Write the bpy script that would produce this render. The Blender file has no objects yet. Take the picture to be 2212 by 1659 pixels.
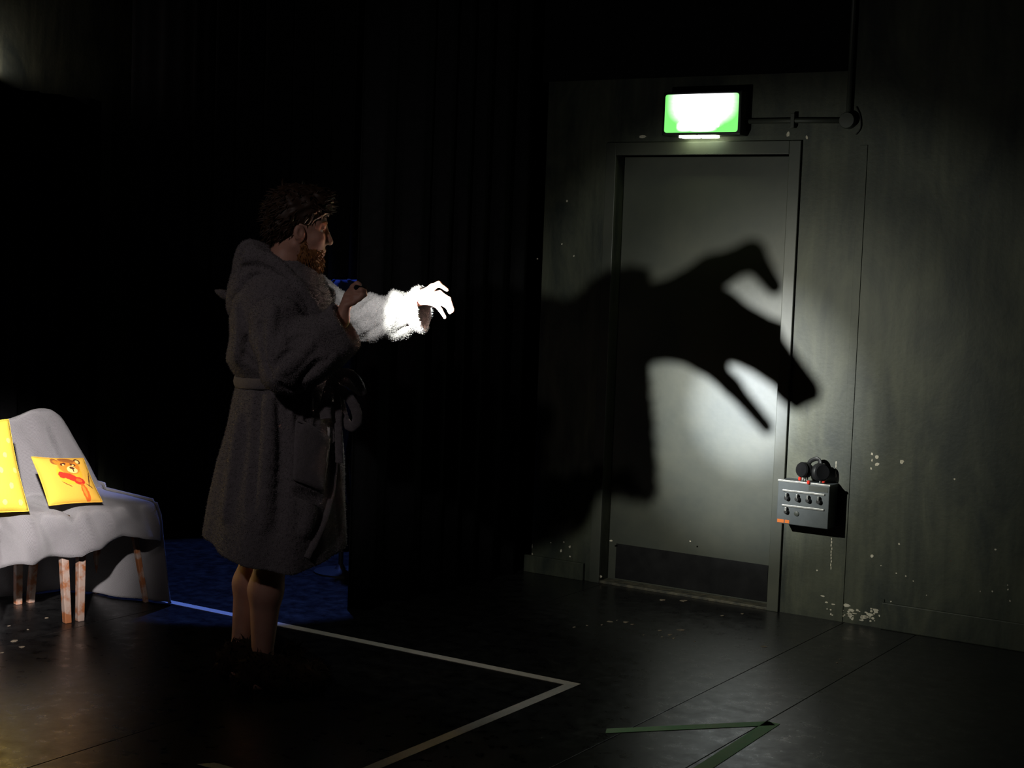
import bpy, bmesh, math, random
import numpy as np
from mathutils import Vector, Matrix
from mathutils.bvhtree import BVHTree

random.seed(7); np.random.seed(7)
scene = bpy.context.scene
COL = scene.collection

# ------------------------------------------------------------------ camera
IW, IH = 2212.0, 1659.0
FOC, PITCH, ROLL, CAMZ = 3353.5, -0.079865, 0.035887, 1.55   # pixels, rad, rad, m
AL = 0.565629                                                # the door wall is turned by this angle
_f = np.array([0, math.cos(PITCH), math.sin(PITCH)]); _r0 = np.array([1.0, 0, 0]); _u0 = np.cross(_r0, _f)
_r = math.cos(ROLL) * _r0 + math.sin(ROLL) * _u0
_u = -math.sin(ROLL) * _r0 + math.cos(ROLL) * _u0
CAM = np.array([0, 0, CAMZ])
cd = bpy.data.cameras.new('camera'); cam = bpy.data.objects.new('camera', cd); COL.objects.link(cam)
cd.sensor_width = 36.0; cd.lens = 36.0 * FOC / IW; cd.clip_start = 0.05; cd.clip_end = 100
cam.matrix_world = Matrix(((_r[0], _u[0], -_f[0], 0), (_r[1], _u[1], -_f[1], 0), (_r[2], _u[2], -_f[2], CAMZ), (0, 0, 0, 1)))
scene.camera = cam

def ray(px, py):
    return (px - IW / 2) / FOC * _r - (py - IH / 2) / FOC * _u + _f
def at(px, py, v):                       # point on that sight line at horizontal depth v
    d = ray(px, py); return CAM + d * (v / d[1])
def flr(px, py, z=0.0):                  # point where the sight line meets height z
    d = ray(px, py); return CAM + d * ((z - CAMZ) / d[2])
CA, SA = math.cos(AL), math.sin(AL)
def W(x, y, z=0.0):                      # wall coordinates (x along the door wall, y into it) -> world
    return np.array([x * CA + y * SA, -x * SA + y * CA, z])
def Winv(P):
    return np.array([P[0] * CA - P[1] * SA, P[0] * SA + P[1] * CA, P[2]])
def onwall(px, py, y=6.54):              # pixel -> wall coordinates on the plane y
    d = ray(px, py); n = d[0] * SA + d[1] * CA
    return Winv(CAM + d * (y / n))

# ------------------------------------------------------------------ world, light, exposure
vs = scene.view_settings
vs.view_transform = 'Standard'; vs.look = 'None'; vs.gamma = 1.0; vs.exposure = 0.0; vs.use_curve_mapping = False
wd = bpy.data.worlds.new('dark_room'); scene.world = wd; wd.use_nodes = True
wd.node_tree.nodes['Background'].inputs[0].default_value = (0.55, 0.6, 0.9, 1)
wd.node_tree.nodes['Background'].inputs[1].default_value = 0.0012

def spot(name, loc, target, power, size_deg, blend, color=(1, 1, 1), radius=0.05):
    l = bpy.data.lights.new(name, 'SPOT'); l.energy = power; l.spot_size = math.radians(size_deg); l.spot_blend = blend
    l.color = color; l.shadow_soft_size = radius
    o = bpy.data.objects.new(name, l); COL.objects.link(o); o.location = loc
    o.rotation_euler = (Vector(target) - Vector(loc)).to_track_quat('-Z', 'Y').to_euler()
    return o
# front-of-house lantern aimed at the two chairs
spot('front_lantern_offscreen', (-0.6, 0.6, 3.05), (-2.40, 6.30, 0.40), 5200, 16.5, 0.9, (1.0, 0.93, 0.88), 0.08)
# front-of-house spill that reaches the actor, and the warm lantern on the side the chairs are brightest
spot('front_wash_offscreen', (-2.6, 0.6, 3.9), (-0.95, 5.5, 1.3), 92, 27.0, 1.0, (1.0, 0.84, 0.84), 0.10)
spot('side_amber_offscreen', W(-6.3, 3.3, 2.2), at(560, 950, 5.5), 26, 26.0, 0.8, (1.0, 0.72, 0.30), 0.08)
# blue lantern hanging in front of the backdrop, pointing down behind the chairs
spot('blue_lantern_offscreen', W(-5.05, 6.05, 3.5), W(-5.00, 5.52, 0.0), 480, 31.5, 0.10, (0.13, 0.25, 1.0), 0.05)

# ------------------------------------------------------------------ helpers
def link(name, me, mat=None, parent=None):
    o = bpy.data.objects.new(name, me); COL.objects.link(o)
    if mat is not None and not me.materials: me.materials.append(mat)
    if parent is not None: o.parent = parent
    return o
def tag(o, label, cat=None, group=None, kind=None):
    if label: o['label'] = label
    if cat: o['category'] = cat
    if group: o['group'] = group
    if kind: o['kind'] = kind
    return o
def empty(name, loc=(0, 0, 0), rz=0.0):
    o = bpy.data.objects.new(name, None); COL.objects.link(o); o.location = Vector(loc); o.rotation_euler = (0, 0, rz)
    o.empty_display_size = 0.1
    return o
def wroot(name, x, y, z=0.0):
    return empty(name, W(x, y, z), -AL)
def mesh(name, verts, faces, smooth=False):
    me = bpy.data.meshes.new(name); me.from_pydata([tuple(map(float, v)) for v in verts], [], [tuple(map(int, f)) for f in faces])
    me.update()
    if smooth: me.polygons.foreach_set('use_smooth', [True] * len(me.polygons))
    return me
def npmesh(name, V, F, smooth=True):      # numpy arrays, quads
    me = bpy.data.meshes.new(name)
    n, m = len(V), len(F); k = F.shape[1]
    me.vertices.add(n); me.vertices.foreach_set('co', np.asarray(V, np.float32).ravel())
    me.loops.add(m * k); me.loops.foreach_set('vertex_index', np.asarray(F, np.int32).ravel())
    me.polygons.add(m); me.polygons.foreach_set('loop_start', np.arange(0, m * k, k, dtype=np.int32))
    me.polygons.foreach_set('loop_total', np.full(m, k, np.int32))
    me.polygons.foreach_set('use_smooth', np.full(m, smooth))
    me.update(calc_edges=True); me.validate()
    return me
def bm_mesh(name, bm, smooth=False):
    me = bpy.data.meshes.new(name); bmesh.ops.recalc_face_normals(bm, faces=bm.faces[:]); bm.to_mesh(me); bm.free()
    if smooth: me.polygons.foreach_set('use_smooth', [True] * len(me.polygons))
    return me
def add_box(bm, x0, x1, y0, y1, z0, z1, bev=0.0):
    b2 = bmesh.new(); bmesh.ops.create_cube(b2, size=1.0)
    for v in b2.verts:
        v.co = Vector(((x0 + x1) / 2 + v.co.x * (x1 - x0), (y0 + y1) / 2 + v.co.y * (y1 - y0), (z0 + z1) / 2 + v.co.z * (z1 - z0)))
    if bev > 0: bmesh.ops.bevel(b2, geom=b2.edges[:], offset=bev, segments=2, affect='EDGES', profile=0.6)
    me = bpy.data.meshes.new('t'); b2.to_mesh(me); b2.free(); bm.from_mesh(me); bpy.data.meshes.remove(me)
def box(name, dims, mat, parent=None, bev=0.003):
    bm = bmesh.new(); add_box(bm, *dims, bev); return link(name, bm_mesh(name, bm), mat, parent)
def frame_of(path):
    path = np.asarray(path, float); t = np.gradient(path, axis=0); t /= np.linalg.norm(t, axis=1)[:, None] + 1e-12
    return path, t
def smooth_path(pts, n=40, closed=False):
    pts = np.asarray(pts, float); m = len(pts); out = []
    segs = m if closed else m - 1
    for i in range(segs):
        g = lambda k: pts[k % m] if closed else pts[min(max(k, 0), m - 1)]
        p0, p1, p2, p3 = g(i - 1), g(i), g(i + 1), g(i + 2)
        for s in np.linspace(0, 1, max(2, n // segs), endpoint=False):
            out.append(0.5 * ((2 * p1) + (-p0 + p2) * s + (2 * p0 - 5 * p1 + 4 * p2 - p3) * s * s + (-p0 + 3 * p1 - 3 * p2 + p3) * s ** 3))
    if not closed: out.append(pts[-1])
    return np.array(out)
def sweep(name, path, ra, rb, up, mat, parent=None, sides=12, closed=False, jitter=0.0, taper=None):
    """sweep an ellipse (ra across, rb along 'up') along a path"""
    P, T = frame_of(path); n = len(P); V = []; F = []
    if closed:
        T = np.roll(P, -1, 0) - np.roll(P, 1, 0); T /= np.linalg.norm(T, axis=1)[:, None]
    up = np.asarray(up, float); U = up if up.ndim == 2 else np.tile(up, (n, 1))
    for i in range(n):
        b = np.cross(T[i], U[i]); b /= np.linalg.norm(b) + 1e-9; c = np.cross(b, T[i])
        k = 1.0 if taper is None else np.interp(i / (n - 1), taper[0], taper[1])
        for j in range(sides):
            a = 2 * math.pi * j / sides
            q = P[i] + (b * math.cos(a) * ra + c * math.sin(a) * rb) * k
            if jitter: q = q + np.random.normal(0, jitter, 3)
            V.append(q)
    for i in range(n if closed else n - 1):
        for j in range(sides):
            F.append((i * sides + j, i * sides + (j + 1) % sides, ((i + 1) % n) * sides + (j + 1) % sides, ((i + 1) % n) * sides + j))
    if not closed:
        F.append(tuple(reversed(range(sides)))); F.append(tuple((n - 1) * sides + j for j in range(sides)))
    me = mesh(name, V, F, True)
    return link(name, me, mat, parent)
def lathe(name, prof, mat, parent=None, axis=(0, 0, 1), origin=(0, 0, 0), n=24, smooth=True):
    """prof: list of (r, h) along axis"""
    ax = Vector(axis).normalized(); q = Vector((0, 0, 1)).rotation_difference(ax); V = []; F = []
    for r, h in prof:
        for j in range(n):
            a = 2 * math.pi * j / n
            V.append(q @ Vector((r * math.cos(a), r * math.sin(a), h)) + Vector(origin))
    m = len(prof)
    for i in range(m - 1):
        for j in range(n): F.append((i * n + j, i * n + (j + 1) % n, (i + 1) * n + (j + 1) % n, (i + 1) * n + j))
    F.append(tuple(reversed(range(n)))); F.append(tuple((m - 1) * n + j for j in range(n)))
    me = mesh(name, V, F, smooth)
    if smooth:
        me.set_sharp_from_angle(angle=math.radians(40))
    return link(name, me, mat, parent)

# ---- materials
def srgb(r, g, b):
    return tuple(((c / 255) / 12.92 if c / 255 <= 0.04045 else ((c / 255 + 0.055) / 1.055) ** 2.4) for c in (r, g, b))
def mat(name, col, rough=0.6, spec=0.5, noise=None, bump=None, metal=0.0, sheen=0.0, sss=0.0, emis=None):
    """noise=(scale, colour2, contrast), bump=(scale, strength, distance)"""
    m = bpy.data.materials.new(name); m.use_nodes = True; nt = m.node_tree; N = nt.nodes; L = nt.links
    b = N['Principled BSDF']; b.inputs['Base Color'].default_value = (*col, 1); b.inputs['Roughness'].default_value = rough
    b.inputs['Specular IOR Level'].default_value = spec; b.inputs['Metallic'].default_value = metal
    if sheen: b.inputs['Sheen Weight'].default_value = sheen; b.inputs['Sheen Roughness'].default_value = 0.5
    if sss:
        b.inputs['Subsurface Weight'].default_value = sss; b.inputs['Subsurface Radius'].default_value = (1.0, 0.32, 0.16); b.inputs['Subsurface Scale'].default_value = 0.012
    if emis: b.inputs['Emission Color'].default_value = (*emis[0], 1); b.inputs['Emission Strength'].default_value = emis[1]
    tc = N.new('ShaderNodeTexCoord')
    if noise:
        t = N.new('ShaderNodeTexNoise'); t.inputs['Scale'].default_value = noise[0]; t.inputs['Detail'].default_value = 6; t.inputs['Roughness'].default_value = 0.6
        L.new(tc.outputs['Object'], t.inputs['Vector'])
        r = N.new('ShaderNodeValToRGB'); r.color_ramp.elements[0].position = 0.5 - noise[2]; r.color_ramp.elements[1].position = 0.5 + noise[2]
        r.color_ramp.elements[0].color = (*col, 1); r.color_ramp.elements[1].color = (*noise[1], 1)
        L.new(t.outputs['Fac'], r.inputs['Fac']); L.new(r.outputs['Color'], b.inputs['Base Color'])
    if bump:
        t = N.new('ShaderNodeTexNoise'); t.inputs['Scale'].default_value = bump[0]; t.inputs['Detail'].default_value = 4
        L.new(tc.outputs['Object'], t.inputs['Vector'])
        bp = N.new('ShaderNodeBump'); bp.inputs['Strength'].default_value = bump[1]; bp.inputs['Distance'].default_value = bump[2]
        L.new(t.outputs['Fac'], bp.inputs['Height']); L.new(bp.outputs['Normal'], b.inputs['Normal'])
    return m

def wall_paint():
    m = bpy.data.materials.new('black_wall_paint'); m.use_nodes = True; nt = m.node_tree; N = nt.nodes; L = nt.links
    b = N['Principled BSDF']; b.inputs['Roughness'].default_value = 0.55; b.inputs['Specular IOR Level'].default_value = 0.35
    tc = N.new('ShaderNodeTexCoord')
    mp = N.new('ShaderNodeMapping'); mp.inputs['Scale'].default_value = (3.2, 3.2, 1.3); L.new(tc.outputs['Object'], mp.inputs['Vector'])
    n1 = N.new('ShaderNodeTexNoise'); n1.inputs['Scale'].default_value = 1.6; n1.inputs['Detail'].default_value = 8; n1.inputs['Roughness'].default_value = 0.65
    n1.inputs['Distortion'].default_value = 0.6; L.new(mp.outputs[0], n1.inputs['Vector'])
    mp2 = N.new('ShaderNodeMapping'); mp2.inputs['Scale'].default_value = (22, 22, 1.2); L.new(tc.outputs['Object'], mp2.inputs['Vector'])
    n2 = N.new('ShaderNodeTexNoise'); n2.inputs['Scale'].default_value = 1.5; n2.inputs['Detail'].default_value = 3; L.new(mp2.outputs[0], n2.inputs['Vector'])
    r1 = N.new('ShaderNodeValToRGB'); r1.color_ramp.elements[0].position = 0.34; r1.color_ramp.elements[1].position = 0.68
    r1.color_ramp.elements[0].color = (0.022, 0.027, 0.024, 1); r1.color_ramp.elements[1].color = (0.072, 0.076, 0.053, 1)
    L.new(n1.outputs['Fac'], r1.inputs['Fac'])
    mx = N.new('ShaderNodeMix'); mx.data_type = 'RGBA'; mx.blend_type = 'MULTIPLY'; mx.inputs[0].default_value = 0.5
    r2 = N.new('ShaderNodeValToRGB'); r2.color_ramp.elements[0].position = 0.3; r2.color_ramp.elements[1].position = 0.62
    r2.color_ramp.elements[0].color = (0.62, 0.65, 0.6, 1); r2.color_ramp.elements[1].color = (1.1, 1.1, 1.05, 1)
    L.new(n2.outputs['Fac'], r2.inputs['Fac']); L.new(r1.outputs['Color'], mx.inputs[6]); L.new(r2.outputs['Color'], mx.inputs[7])
    L.new(mx.outputs[2], b.inputs['Base Color'])
    n3 = N.new('ShaderNodeTexNoise'); n3.inputs['Scale'].default_value = 60; n3.inputs['Detail'].default_value = 5; L.new(tc.outputs['Object'], n3.inputs['Vector'])
    bp = N.new('ShaderNodeBump'); bp.inputs['Strength'].default_value = 0.25; bp.inputs['Distance'].default_value = 0.003
    L.new(n3.outputs['Fac'], bp.inputs['Height']); L.new(bp.outputs['Normal'], b.inputs['Normal'])
    return m
def floor_paint():
    m = bpy.data.materials.new('black_floor_paint'); m.use_nodes = True; nt = m.node_tree; N = nt.nodes; L = nt.links
    b = N['Principled BSDF']; b.inputs['Specular IOR Level'].default_value = 0.45
    tc = N.new('ShaderNodeTexCoord')
    n1 = N.new('ShaderNodeTexNoise'); n1.inputs['Scale'].default_value = 14; n1.inputs['Detail'].default_value = 8; n1.inputs['Roughness'].default_value = 0.7
    L.new(tc.outputs['Object'], n1.inputs['Vector'])
    rr = N.new('ShaderNodeMapRange'); rr.inputs[1].default_value = 0.3; rr.inputs[2].default_value = 0.7; rr.inputs[3].default_value = 0.22; rr.inputs[4].default_value = 0.42
    L.new(n1.outputs['Fac'], rr.inputs[0]); L.new(rr.outputs[0], b.inputs['Roughness'])
    r1 = N.new('ShaderNodeValToRGB'); r1.color_ramp.elements[0].position = 0.38; r1.color_ramp.elements[1].position = 0.72
    r1.color_ramp.elements[0].color = (0.004, 0.004, 0.0045, 1); r1.color_ramp.elements[1].color = (0.013, 0.013, 0.0135, 1)
    L.new(n1.outputs['Fac'], r1.inputs['Fac'])
    # worn scuffs down to the bare board
    mp = N.new('ShaderNodeMapping'); mp.inputs['Scale'].default_value = (9, 26, 9); mp.inputs['Rotation'].default_value = (0, 0, 0.4); L.new(tc.outputs['Object'], mp.inputs['Vector'])
    n2 = N.new('ShaderNodeTexNoise'); n2.inputs['Scale'].default_value = 1.1; n2.inputs['Detail'].default_value = 7; n2.inputs['Roughness'].default_value = 0.75; L.new(mp.outputs[0], n2.inputs['Vector'])
    r2 = N.new('ShaderNodeValToRGB'); r2.color_ramp.elements[0].position = 0.70; r2.color_ramp.elements[1].position = 0.74
    r2.color_ramp.elements[0].color = (0, 0, 0, 1); r2.color_ramp.elements[1].color = (1, 1, 1, 1); L.new(n2.outputs['Fac'], r2.inputs['Fac'])
    mx = N.new('ShaderNodeMix'); mx.data_type = 'RGBA'; L.new(r2.outputs['Color'], mx.inputs[0]); L.new(r1.outputs['Color'], mx.inputs[6]); mx.inputs[7].default_value = (0.10, 0.075, 0.055, 1)
    L.new(mx.outputs[2], b.inputs['Base Color'])
    bp = N.new('ShaderNodeBump'); bp.inputs['Strength'].default_value = 0.18; bp.inputs['Distance'].default_value = 0.004
    L.new(n1.outputs['Fac'], bp.inputs['Height']); L.new(bp.outputs['Normal'], b.inputs['Normal'])
    return m
def terry(name, c1, c2, scale=420):
    return mat(name, c1, 0.95, 0.1, noise=(90, c2, 0.2), bump=(scale, 0.8, 0.006), sheen=0.25)

M_WALL = wall_paint(); M_FLOOR = floor_paint()
M_DOOR = mat('door_paint', (0.034, 0.039, 0.034), 0.45, 0.4, noise=(3.5, (0.060, 0.062, 0.048), 0.22), bump=(40, 0.12, 0.002))
M_KICK = mat('kick_plate_black', (0.006, 0.006, 0.007), 0.75, 0.1, noise=(12, (0.012, 0.012, 0.013), 0.2))
M_BLACK = mat('black_velvet', (0.009, 0.009, 0.010), 1.0, 0.02, noise=(25, (0.012, 0.012, 0.013), 0.2))
M_BLACKPL = mat('black_plastic', (0.010, 0.010, 0.011), 0.45, 0.4)
M_CONDUIT = mat('painted_conduit', (0.040, 0.044, 0.037), 0.5, 0.4)
M_BOX = mat('grey_metal_box', (0.055, 0.065, 0.072), 0.5, 0.4, noise=(30, (0.075, 0.085, 0.092), 0.25))
M_SILVER = mat('scratched_aluminium', (0.34, 0.34, 0.33), 0.4, 0.5, metal=0.6, noise=(60, (0.22, 0.22, 0.21), 0.2))
M_RED = mat('red_plastic', (0.62, 0.035, 0.02), 0.4)
M_ORANGE = mat('orange_sticker', (0.60, 0.14, 0.012), 0.6)
M_TAPE = mat('white_cloth_tape', (0.54, 0.52, 0.47), 0.6, 0.3, noise=(40, (0.44, 0.43, 0.39), 0.25))
M_GTAPE = mat('green_cloth_tape', (0.22, 0.56, 0.24), 0.6, 0.3, noise=(9, (0.40, 0.56, 0.32), 0.2))
M_CHIP = mat('bare_plaster', (0.45, 0.40, 0.31), 0.9, 0.2, noise=(80, (0.62, 0.58, 0.50), 0.2))
M_ROBE = terry('grey_terry', (0.195, 0.185, 0.195), (0.265, 0.25, 0.262))
M_BLANKET = None
M_SKIN = mat('skin', (0.56, 0.30, 0.215), 0.5, 0.4, noise=(30, (0.60, 0.36, 0.27), 0.25), bump=(300, 0.15, 0.001), sss=0.12)
M_HAIR = mat('dark_brown_hair', (0.022, 0.012, 0.007), 0.5, 0.35, noise=(40, (0.055, 0.030, 0.014), 0.25))
M_BEARD = mat('ginger_brown_beard', (0.20, 0.085, 0.026), 0.6, 0.3, noise=(60, (0.30, 0.14, 0.045), 0.25))
M_FUR = mat('dark_slipper_fur', (0.020, 0.013, 0.009), 0.9, 0.1, noise=(70, (0.038, 0.025, 0.016), 0.2))
M_EYEW = mat('eye_white', (0.75, 0.72, 0.68), 0.2)
M_IRIS = mat('iris_dark', (0.05, 0.07, 0.09), 0.15)
M_LABEL = mat('white_label', (0.7, 0.7, 0.68), 0.8, 0.2)
M_BLUE = mat('blue_cloth', (0.008, 0.013, 0.040), 0.9, 0.1, noise=(12, (0.012, 0.02, 0.055), 0.2))
M_WOOD = mat('chipped_painted_wood', (0.24, 0.085, 0.032), 0.55, 0.4, noise=(18, (0.30, 0.22, 0.185), 0.06), bump=(60, 0.3, 0.002))
M_DARKWOOD = mat('dark_wood', (0.05, 0.03, 0.02), 0.6, noise=(20, (0.08, 0.05, 0.03), 0.2))

# ------------------------------------------------------------------ the setting
YW = 6.54
def structure(name, bm, m, label=None):
    o = link(name, bm_mesh(name, bm), m); o.rotation_euler = (0, 0, -AL); o['kind'] = 'structure'
    if label: o['label'] = label
    return o
bm = bmesh.new(); add_box(bm, -7.2, 4.0, -3.0, 7.6, -0.12, -0.004)
floor = structure('floor', bm, mat('floor_joint_dark', (0.003, 0.003, 0.003), 0.9), 'black painted theatre floor of butted sheets')
for i, (x0, x1) in enumerate([(-7.2, -5.98), (-5.98, -4.78), (-4.78, -3.58), (-3.58, -2.36), (-2.36, -2.03), (-2.03, -0.81), (-0.81, 0.41), (0.41, 1.63), (1.63, 2.85), (2.85, 4.0)]):
    box('floor_sheet', (x0 + 0.0014, x1 - 0.0014, -3.0, 7.6, -0.03, 0.0), M_FLOOR, floor, 0.0015)
# door wall: pieces around the opening
DX0, DX1, DZ = -3.603, -2.727, 2.062        # clear opening
bm = bmesh.new()
add_box(bm, -4.0, DX0, YW, YW + 0.16, 0, 4.6); add_box(bm, DX1, 4.0, YW, YW + 0.16, 0, 4.6); add_box(bm, DX0, DX1, YW, YW + 0.16, DZ, 4.6)
add_box(bm, -4.0, -3.85, YW + 0.16, 7.5, 0, 4.6)
wall_back = structure('wall_back', bm, M_WALL, 'black painted wall with scuffed patchy paint around the door')
bm = bmesh.new(); add_box(bm, -7.2, -3.85, 7.5, 7.6, 0, 4.6); structure('wall_recess', bm, M_WALL, 'black wall behind the curtains')
bm = bmesh.new(); add_box(bm, -7.1, -7.0, -3.0, 7.6, 0, 4.6); structure('wall_left', bm, M_WALL, 'black side wall above the hanging masking curtain')
# chips of missing paint on the wall
def chips(name, spots, y, parent, thick=0.0012):
    V = []; F = []
    for px, py, rx, rz in spots:
        c = onwall(px, py, y); n = random.randint(6, 9); i0 = len(V); ph = random.random() * 6
        sx, sz = rx / 453.0, rz / 453.0
        for k in range(n):
            a = ph + 2 * math.pi * k / n; r = random.uniform(0.6, 1.15)
            V.append((c[0] + math.cos(a) * sx * r, y - thick, c[2] + math.sin(a) * sz * r))
        for k in range(n): V.append((V[i0 + k][0], y + 0.001, V[i0 + k][2]))
        F.append(tuple(i0 + k for k in range(n)))
        for k in range(n): F.append((i0 + k, i0 + n + k, i0 + n + (k + 1) % n, i0 + (k + 1) % n))
    o = link(name, mesh(name, V, F), M_CHIP, parent); o['kind'] = 'stuff'; return o
sp = [(1389, 295, 9, 5), (1703, 290, 4, 6), (1743, 297, 3, 4), (1225, 434, 3, 3), (1214, 527, 2, 2), (1240, 553, 2, 2), (1161, 559, 2, 2),
      (1884, 980, 3, 3), (1894, 987, 4, 4), (1884, 994, 2, 3), (1895, 1003, 5, 4), (1882, 1012, 2, 3), (1948, 998, 5, 6), (2062, 1035, 2, 2),
      (1942, 1175, 2.5, 3), (2150, 1187, 2.5, 2), (1884, 1201, 3, 4), (1765, 1232, 2, 2), (1903, 1222, 1.5, 1.5), (1231, 1181, 3, 3), (1212, 1190, 2.5, 4),
      (1231, 1202, 3, 2), (1190, 1172, 2, 1.5), (1218, 1171, 2, 1.5), (1150, 1180, 1.5, 7), (1150, 1197, 2, 5), (1320, 1168, 5, 2), (1491, 1169, 2, 2),
      (1176, 1240, 6, 4), (1221, 1246, 7, 3), (1256, 1257, 3, 3), (1273, 1259, 4, 3), (1298, 1245, 3, 3)]
for k in range(46):
    px = random.gauss(1850, 38); base = 1331 + (px - 1780) * 0.155
    sp.append((px, base - abs(random.gauss(0, 16)) - 3, random.uniform(1.2, 6), random.uniform(1, 3.2)))
for k in range(14): sp.append((random.uniform(1900, 2190), random.uniform(1220, 1340), random.uniform(1, 2.2), random.uniform(1, 2)))
for px, py in [(1868, 1333), (1878, 1328), (1893, 1318), (1830, 1308), (1838, 1318)]: sp.append((px, py, 8, 4))
for k in range(10): sp.append((1797 - 0.04 * (k * 7) + random.uniform(-1, 1), 1164 + k * 7, 1.2, 3.5))
for k in range(5): sp.append((1806 + random.uniform(-.5, .5), 1000 + k * 7, 1.0, 4))
chips('paint_chips', sp, YW, wall_back)
# flakes of paint fallen on the floor below the door
V = []; F = []
fl = [(1240, 1355, 3), (1268, 1351, 2), (1318, 1343, 5), (1333, 1340, 2), (1352, 1344, 6), (1366, 1349, 3), (1425, 1362, 4), (1447, 1371, 4), (1470, 1361, 6), (1455, 1379, 3), (1430, 1376, 2), (1651, 1397, 5),
      (1430, 1296, 6), (1476, 1298, 8), (1560, 1330, 3), (1604, 1326, 3), (1300, 1350, 2), (1390, 1372, 2), (1500, 1386, 2), (1808, 1432, 2), (1815, 1424, 2), (30, 1385, 6), (48, 1398, 5), (60, 1360, 2.5), (100, 1335, 3), (20, 1352, 2.5), (5, 1410, 3)]
for px, py, r in fl:
    c = flr(px, py); c = Winv(c); n = 7; i0 = len(V)
    for k in range(n):
        a = 6.283 * k / n; q = random.uniform(0.5, 1.1) * r / 480.0; V.append((c[0] + math.cos(a) * q * 1.3, c[1] + math.sin(a) * q * 1.6, 0.0012))
    for k in range(n): V.append((V[i0 + k][0], V[i0 + k][1], 0.0))
    F.append(tuple(i0 + k for k in range(n))); F += [(i0 + k, i0 + n + k, i0 + n + (k + 1) % n, i0 + (k + 1) % n) for k in range(n)]
o = link('paint_flakes', mesh('paint_flakes', V, F), mat('paint_flake', (0.13, 0.10, 0.075), 0.9, 0.1, noise=(60, (0.24, 0.20, 0.15), 0.2)), floor); o['kind'] = 'stuff'
# baseboards
bm = bmesh.new(); add_box(bm, -4.03, -3.69, YW - 0.022, YW, 0, 0.085, 0.003); structure('baseboard_left', bm, M_WALL)
bm = bmesh.new(); add_box(bm, -2.19, 4.0, YW - 0.018, YW, 0, 0.118, 0.004); add_box(bm, -2.2, -2.185, YW - 0.004, YW, 0, 0.13); structure('baseboard_right', bm, M_WALL)
bm = bmesh.new(); add_box(bm, -2.405, -2.37, YW - 0.004, YW, 0.0, 2.1, 0.001); structure('trim_1', bm, M_WALL, 'flat painted joint strip running up the wall')
# door and frame
door = wroot('door_1', (DX0 + DX1) / 2, YW); door['kind'] = 'structure'; door['label'] = 'black painted fire door with a dark kick plate'
def dbox(name, x0, x1, y0, y1, z0, z1, m, bev=0.002, parent=None):
    cx = (DX0 + DX1) / 2; return box(name, (x0 - cx, x1 - cx, y0 - YW, y1 - YW, z0, z1), m, parent or door, bev)
dbox('door_frame', -3.658, DX0, YW - 0.016, YW + 0.09, 0, 2.122, M_DOOR, 0.003)
dbox('door_frame', DX1, -2.672, YW - 0.016, YW + 0.09, 0, 2.122, M_DOOR, 0.003)
dbox('door_frame', DX0, DX1, YW - 0.016, YW + 0.09, DZ, 2.122, M_DOOR, 0.003)
leaf = dbox('door_leaf', DX0 + 0.003, DX1 - 0.003, YW + 0.068, YW + 0.11, 0.012, DZ - 0.003, M_DOOR)
dbox('kick_plate', DX0 + 0.045, DX1 - 0.035, YW + 0.065, YW + 0.069, 0.02, 0.19, M_KICK, 0.001)
dbox('threshold', DX0, DX1, YW - 0.01, YW + 0.10, 0.0, 0.012, mat('worn_threshold', (0.09, 0.08, 0.055), 0.6, noise=(30, (0.03, 0.03, 0.025), 0.12)), 0.002)
dbox('hinge', DX1 - 0.012, DX1 + 0.004, YW + 0.04, YW + 0.057, 0.25, 0.35, M_DOOR, 0.002)
dbox('hinge', DX1 - 0.012, DX1 + 0.004, YW + 0.04, YW + 0.057, 1.72, 1.82, M_DOOR, 0.002)

# ------------------------------------------------------------------ curtains
def curtain(name, pts, ztop, label, wave=0.17, amp=0.035, m=M_BLACK, zbot=0.015, group=None, seed=0):
    rnd = np.random.RandomState(seed); path = []
    for a, b in zip(pts[:-1], pts[1:]):
        n = max(4, int(np.hypot(b[0] - a[0], b[1] - a[1]) / 0.012))
        for k in range(n): path.append(np.array(a) + (np.array(b) - np.array(a)) * k / n)
    path.append(np.array(pts[-1])); path = np.array(path, float)
    t = np.gradient(path, axis=0); t /= np.linalg.norm(t, axis=1)[:, None]; nrm = np.stack([-t[:, 1], t[:, 0]], 1)
    s = np.concatenate([[0], np.cumsum(np.linalg.norm(np.diff(path, axis=0), axis=1))])
    s2 = s + 0.05 * np.sin(s * 3.1 + seed) + 0.03 * np.sin(s * 8.3 + 1)
    zs = np.linspace(zbot, ztop, 9); V = []
    for iz, z in enumerate(zs):
        k = 1.0 - 0.25 * iz / 8
        off = amp * k * (np.sin(2 * math.pi * s2 / wave + 0.12 * math.sin(z * 1.7)) + 0.35 * np.sin(4 * math.pi * s2 / wave + 1 + seed))
        q = path + nrm * off[:, None]
        for x, y in q: V.append((x, y, z))
    n = len(path); F = [(i * n + j, i * n + j + 1, (i + 1) * n + j + 1, (i + 1) * n + j) for i in range(8) for j in range(n - 1)]
    o = link(name, mesh(name, V, F, True), m); o.rotation_euler = (0, 0, -AL)
    sm = o.modifiers.new('cloth', 'SOLIDIFY'); sm.thickness = 0.004
    return tag(o, label, 'curtain', group)
_d = ray(0, 187); zline = float((CAM + _d * (-6.75 / (_d[0] * CA - _d[1] * SA)))[2])
curtain('black_curtain', [(-6.75, -2.5), (-6.75, 6.22)], zline, 'black masking curtain along the side wall, ending below the small wall lamp', seed=1)
curtain('black_curtain', [(-6.6, 6.28), (-4.35, 6.36)], 4.4, 'black backdrop curtain hanging behind the blanket-covered chairs', seed=2)
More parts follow.
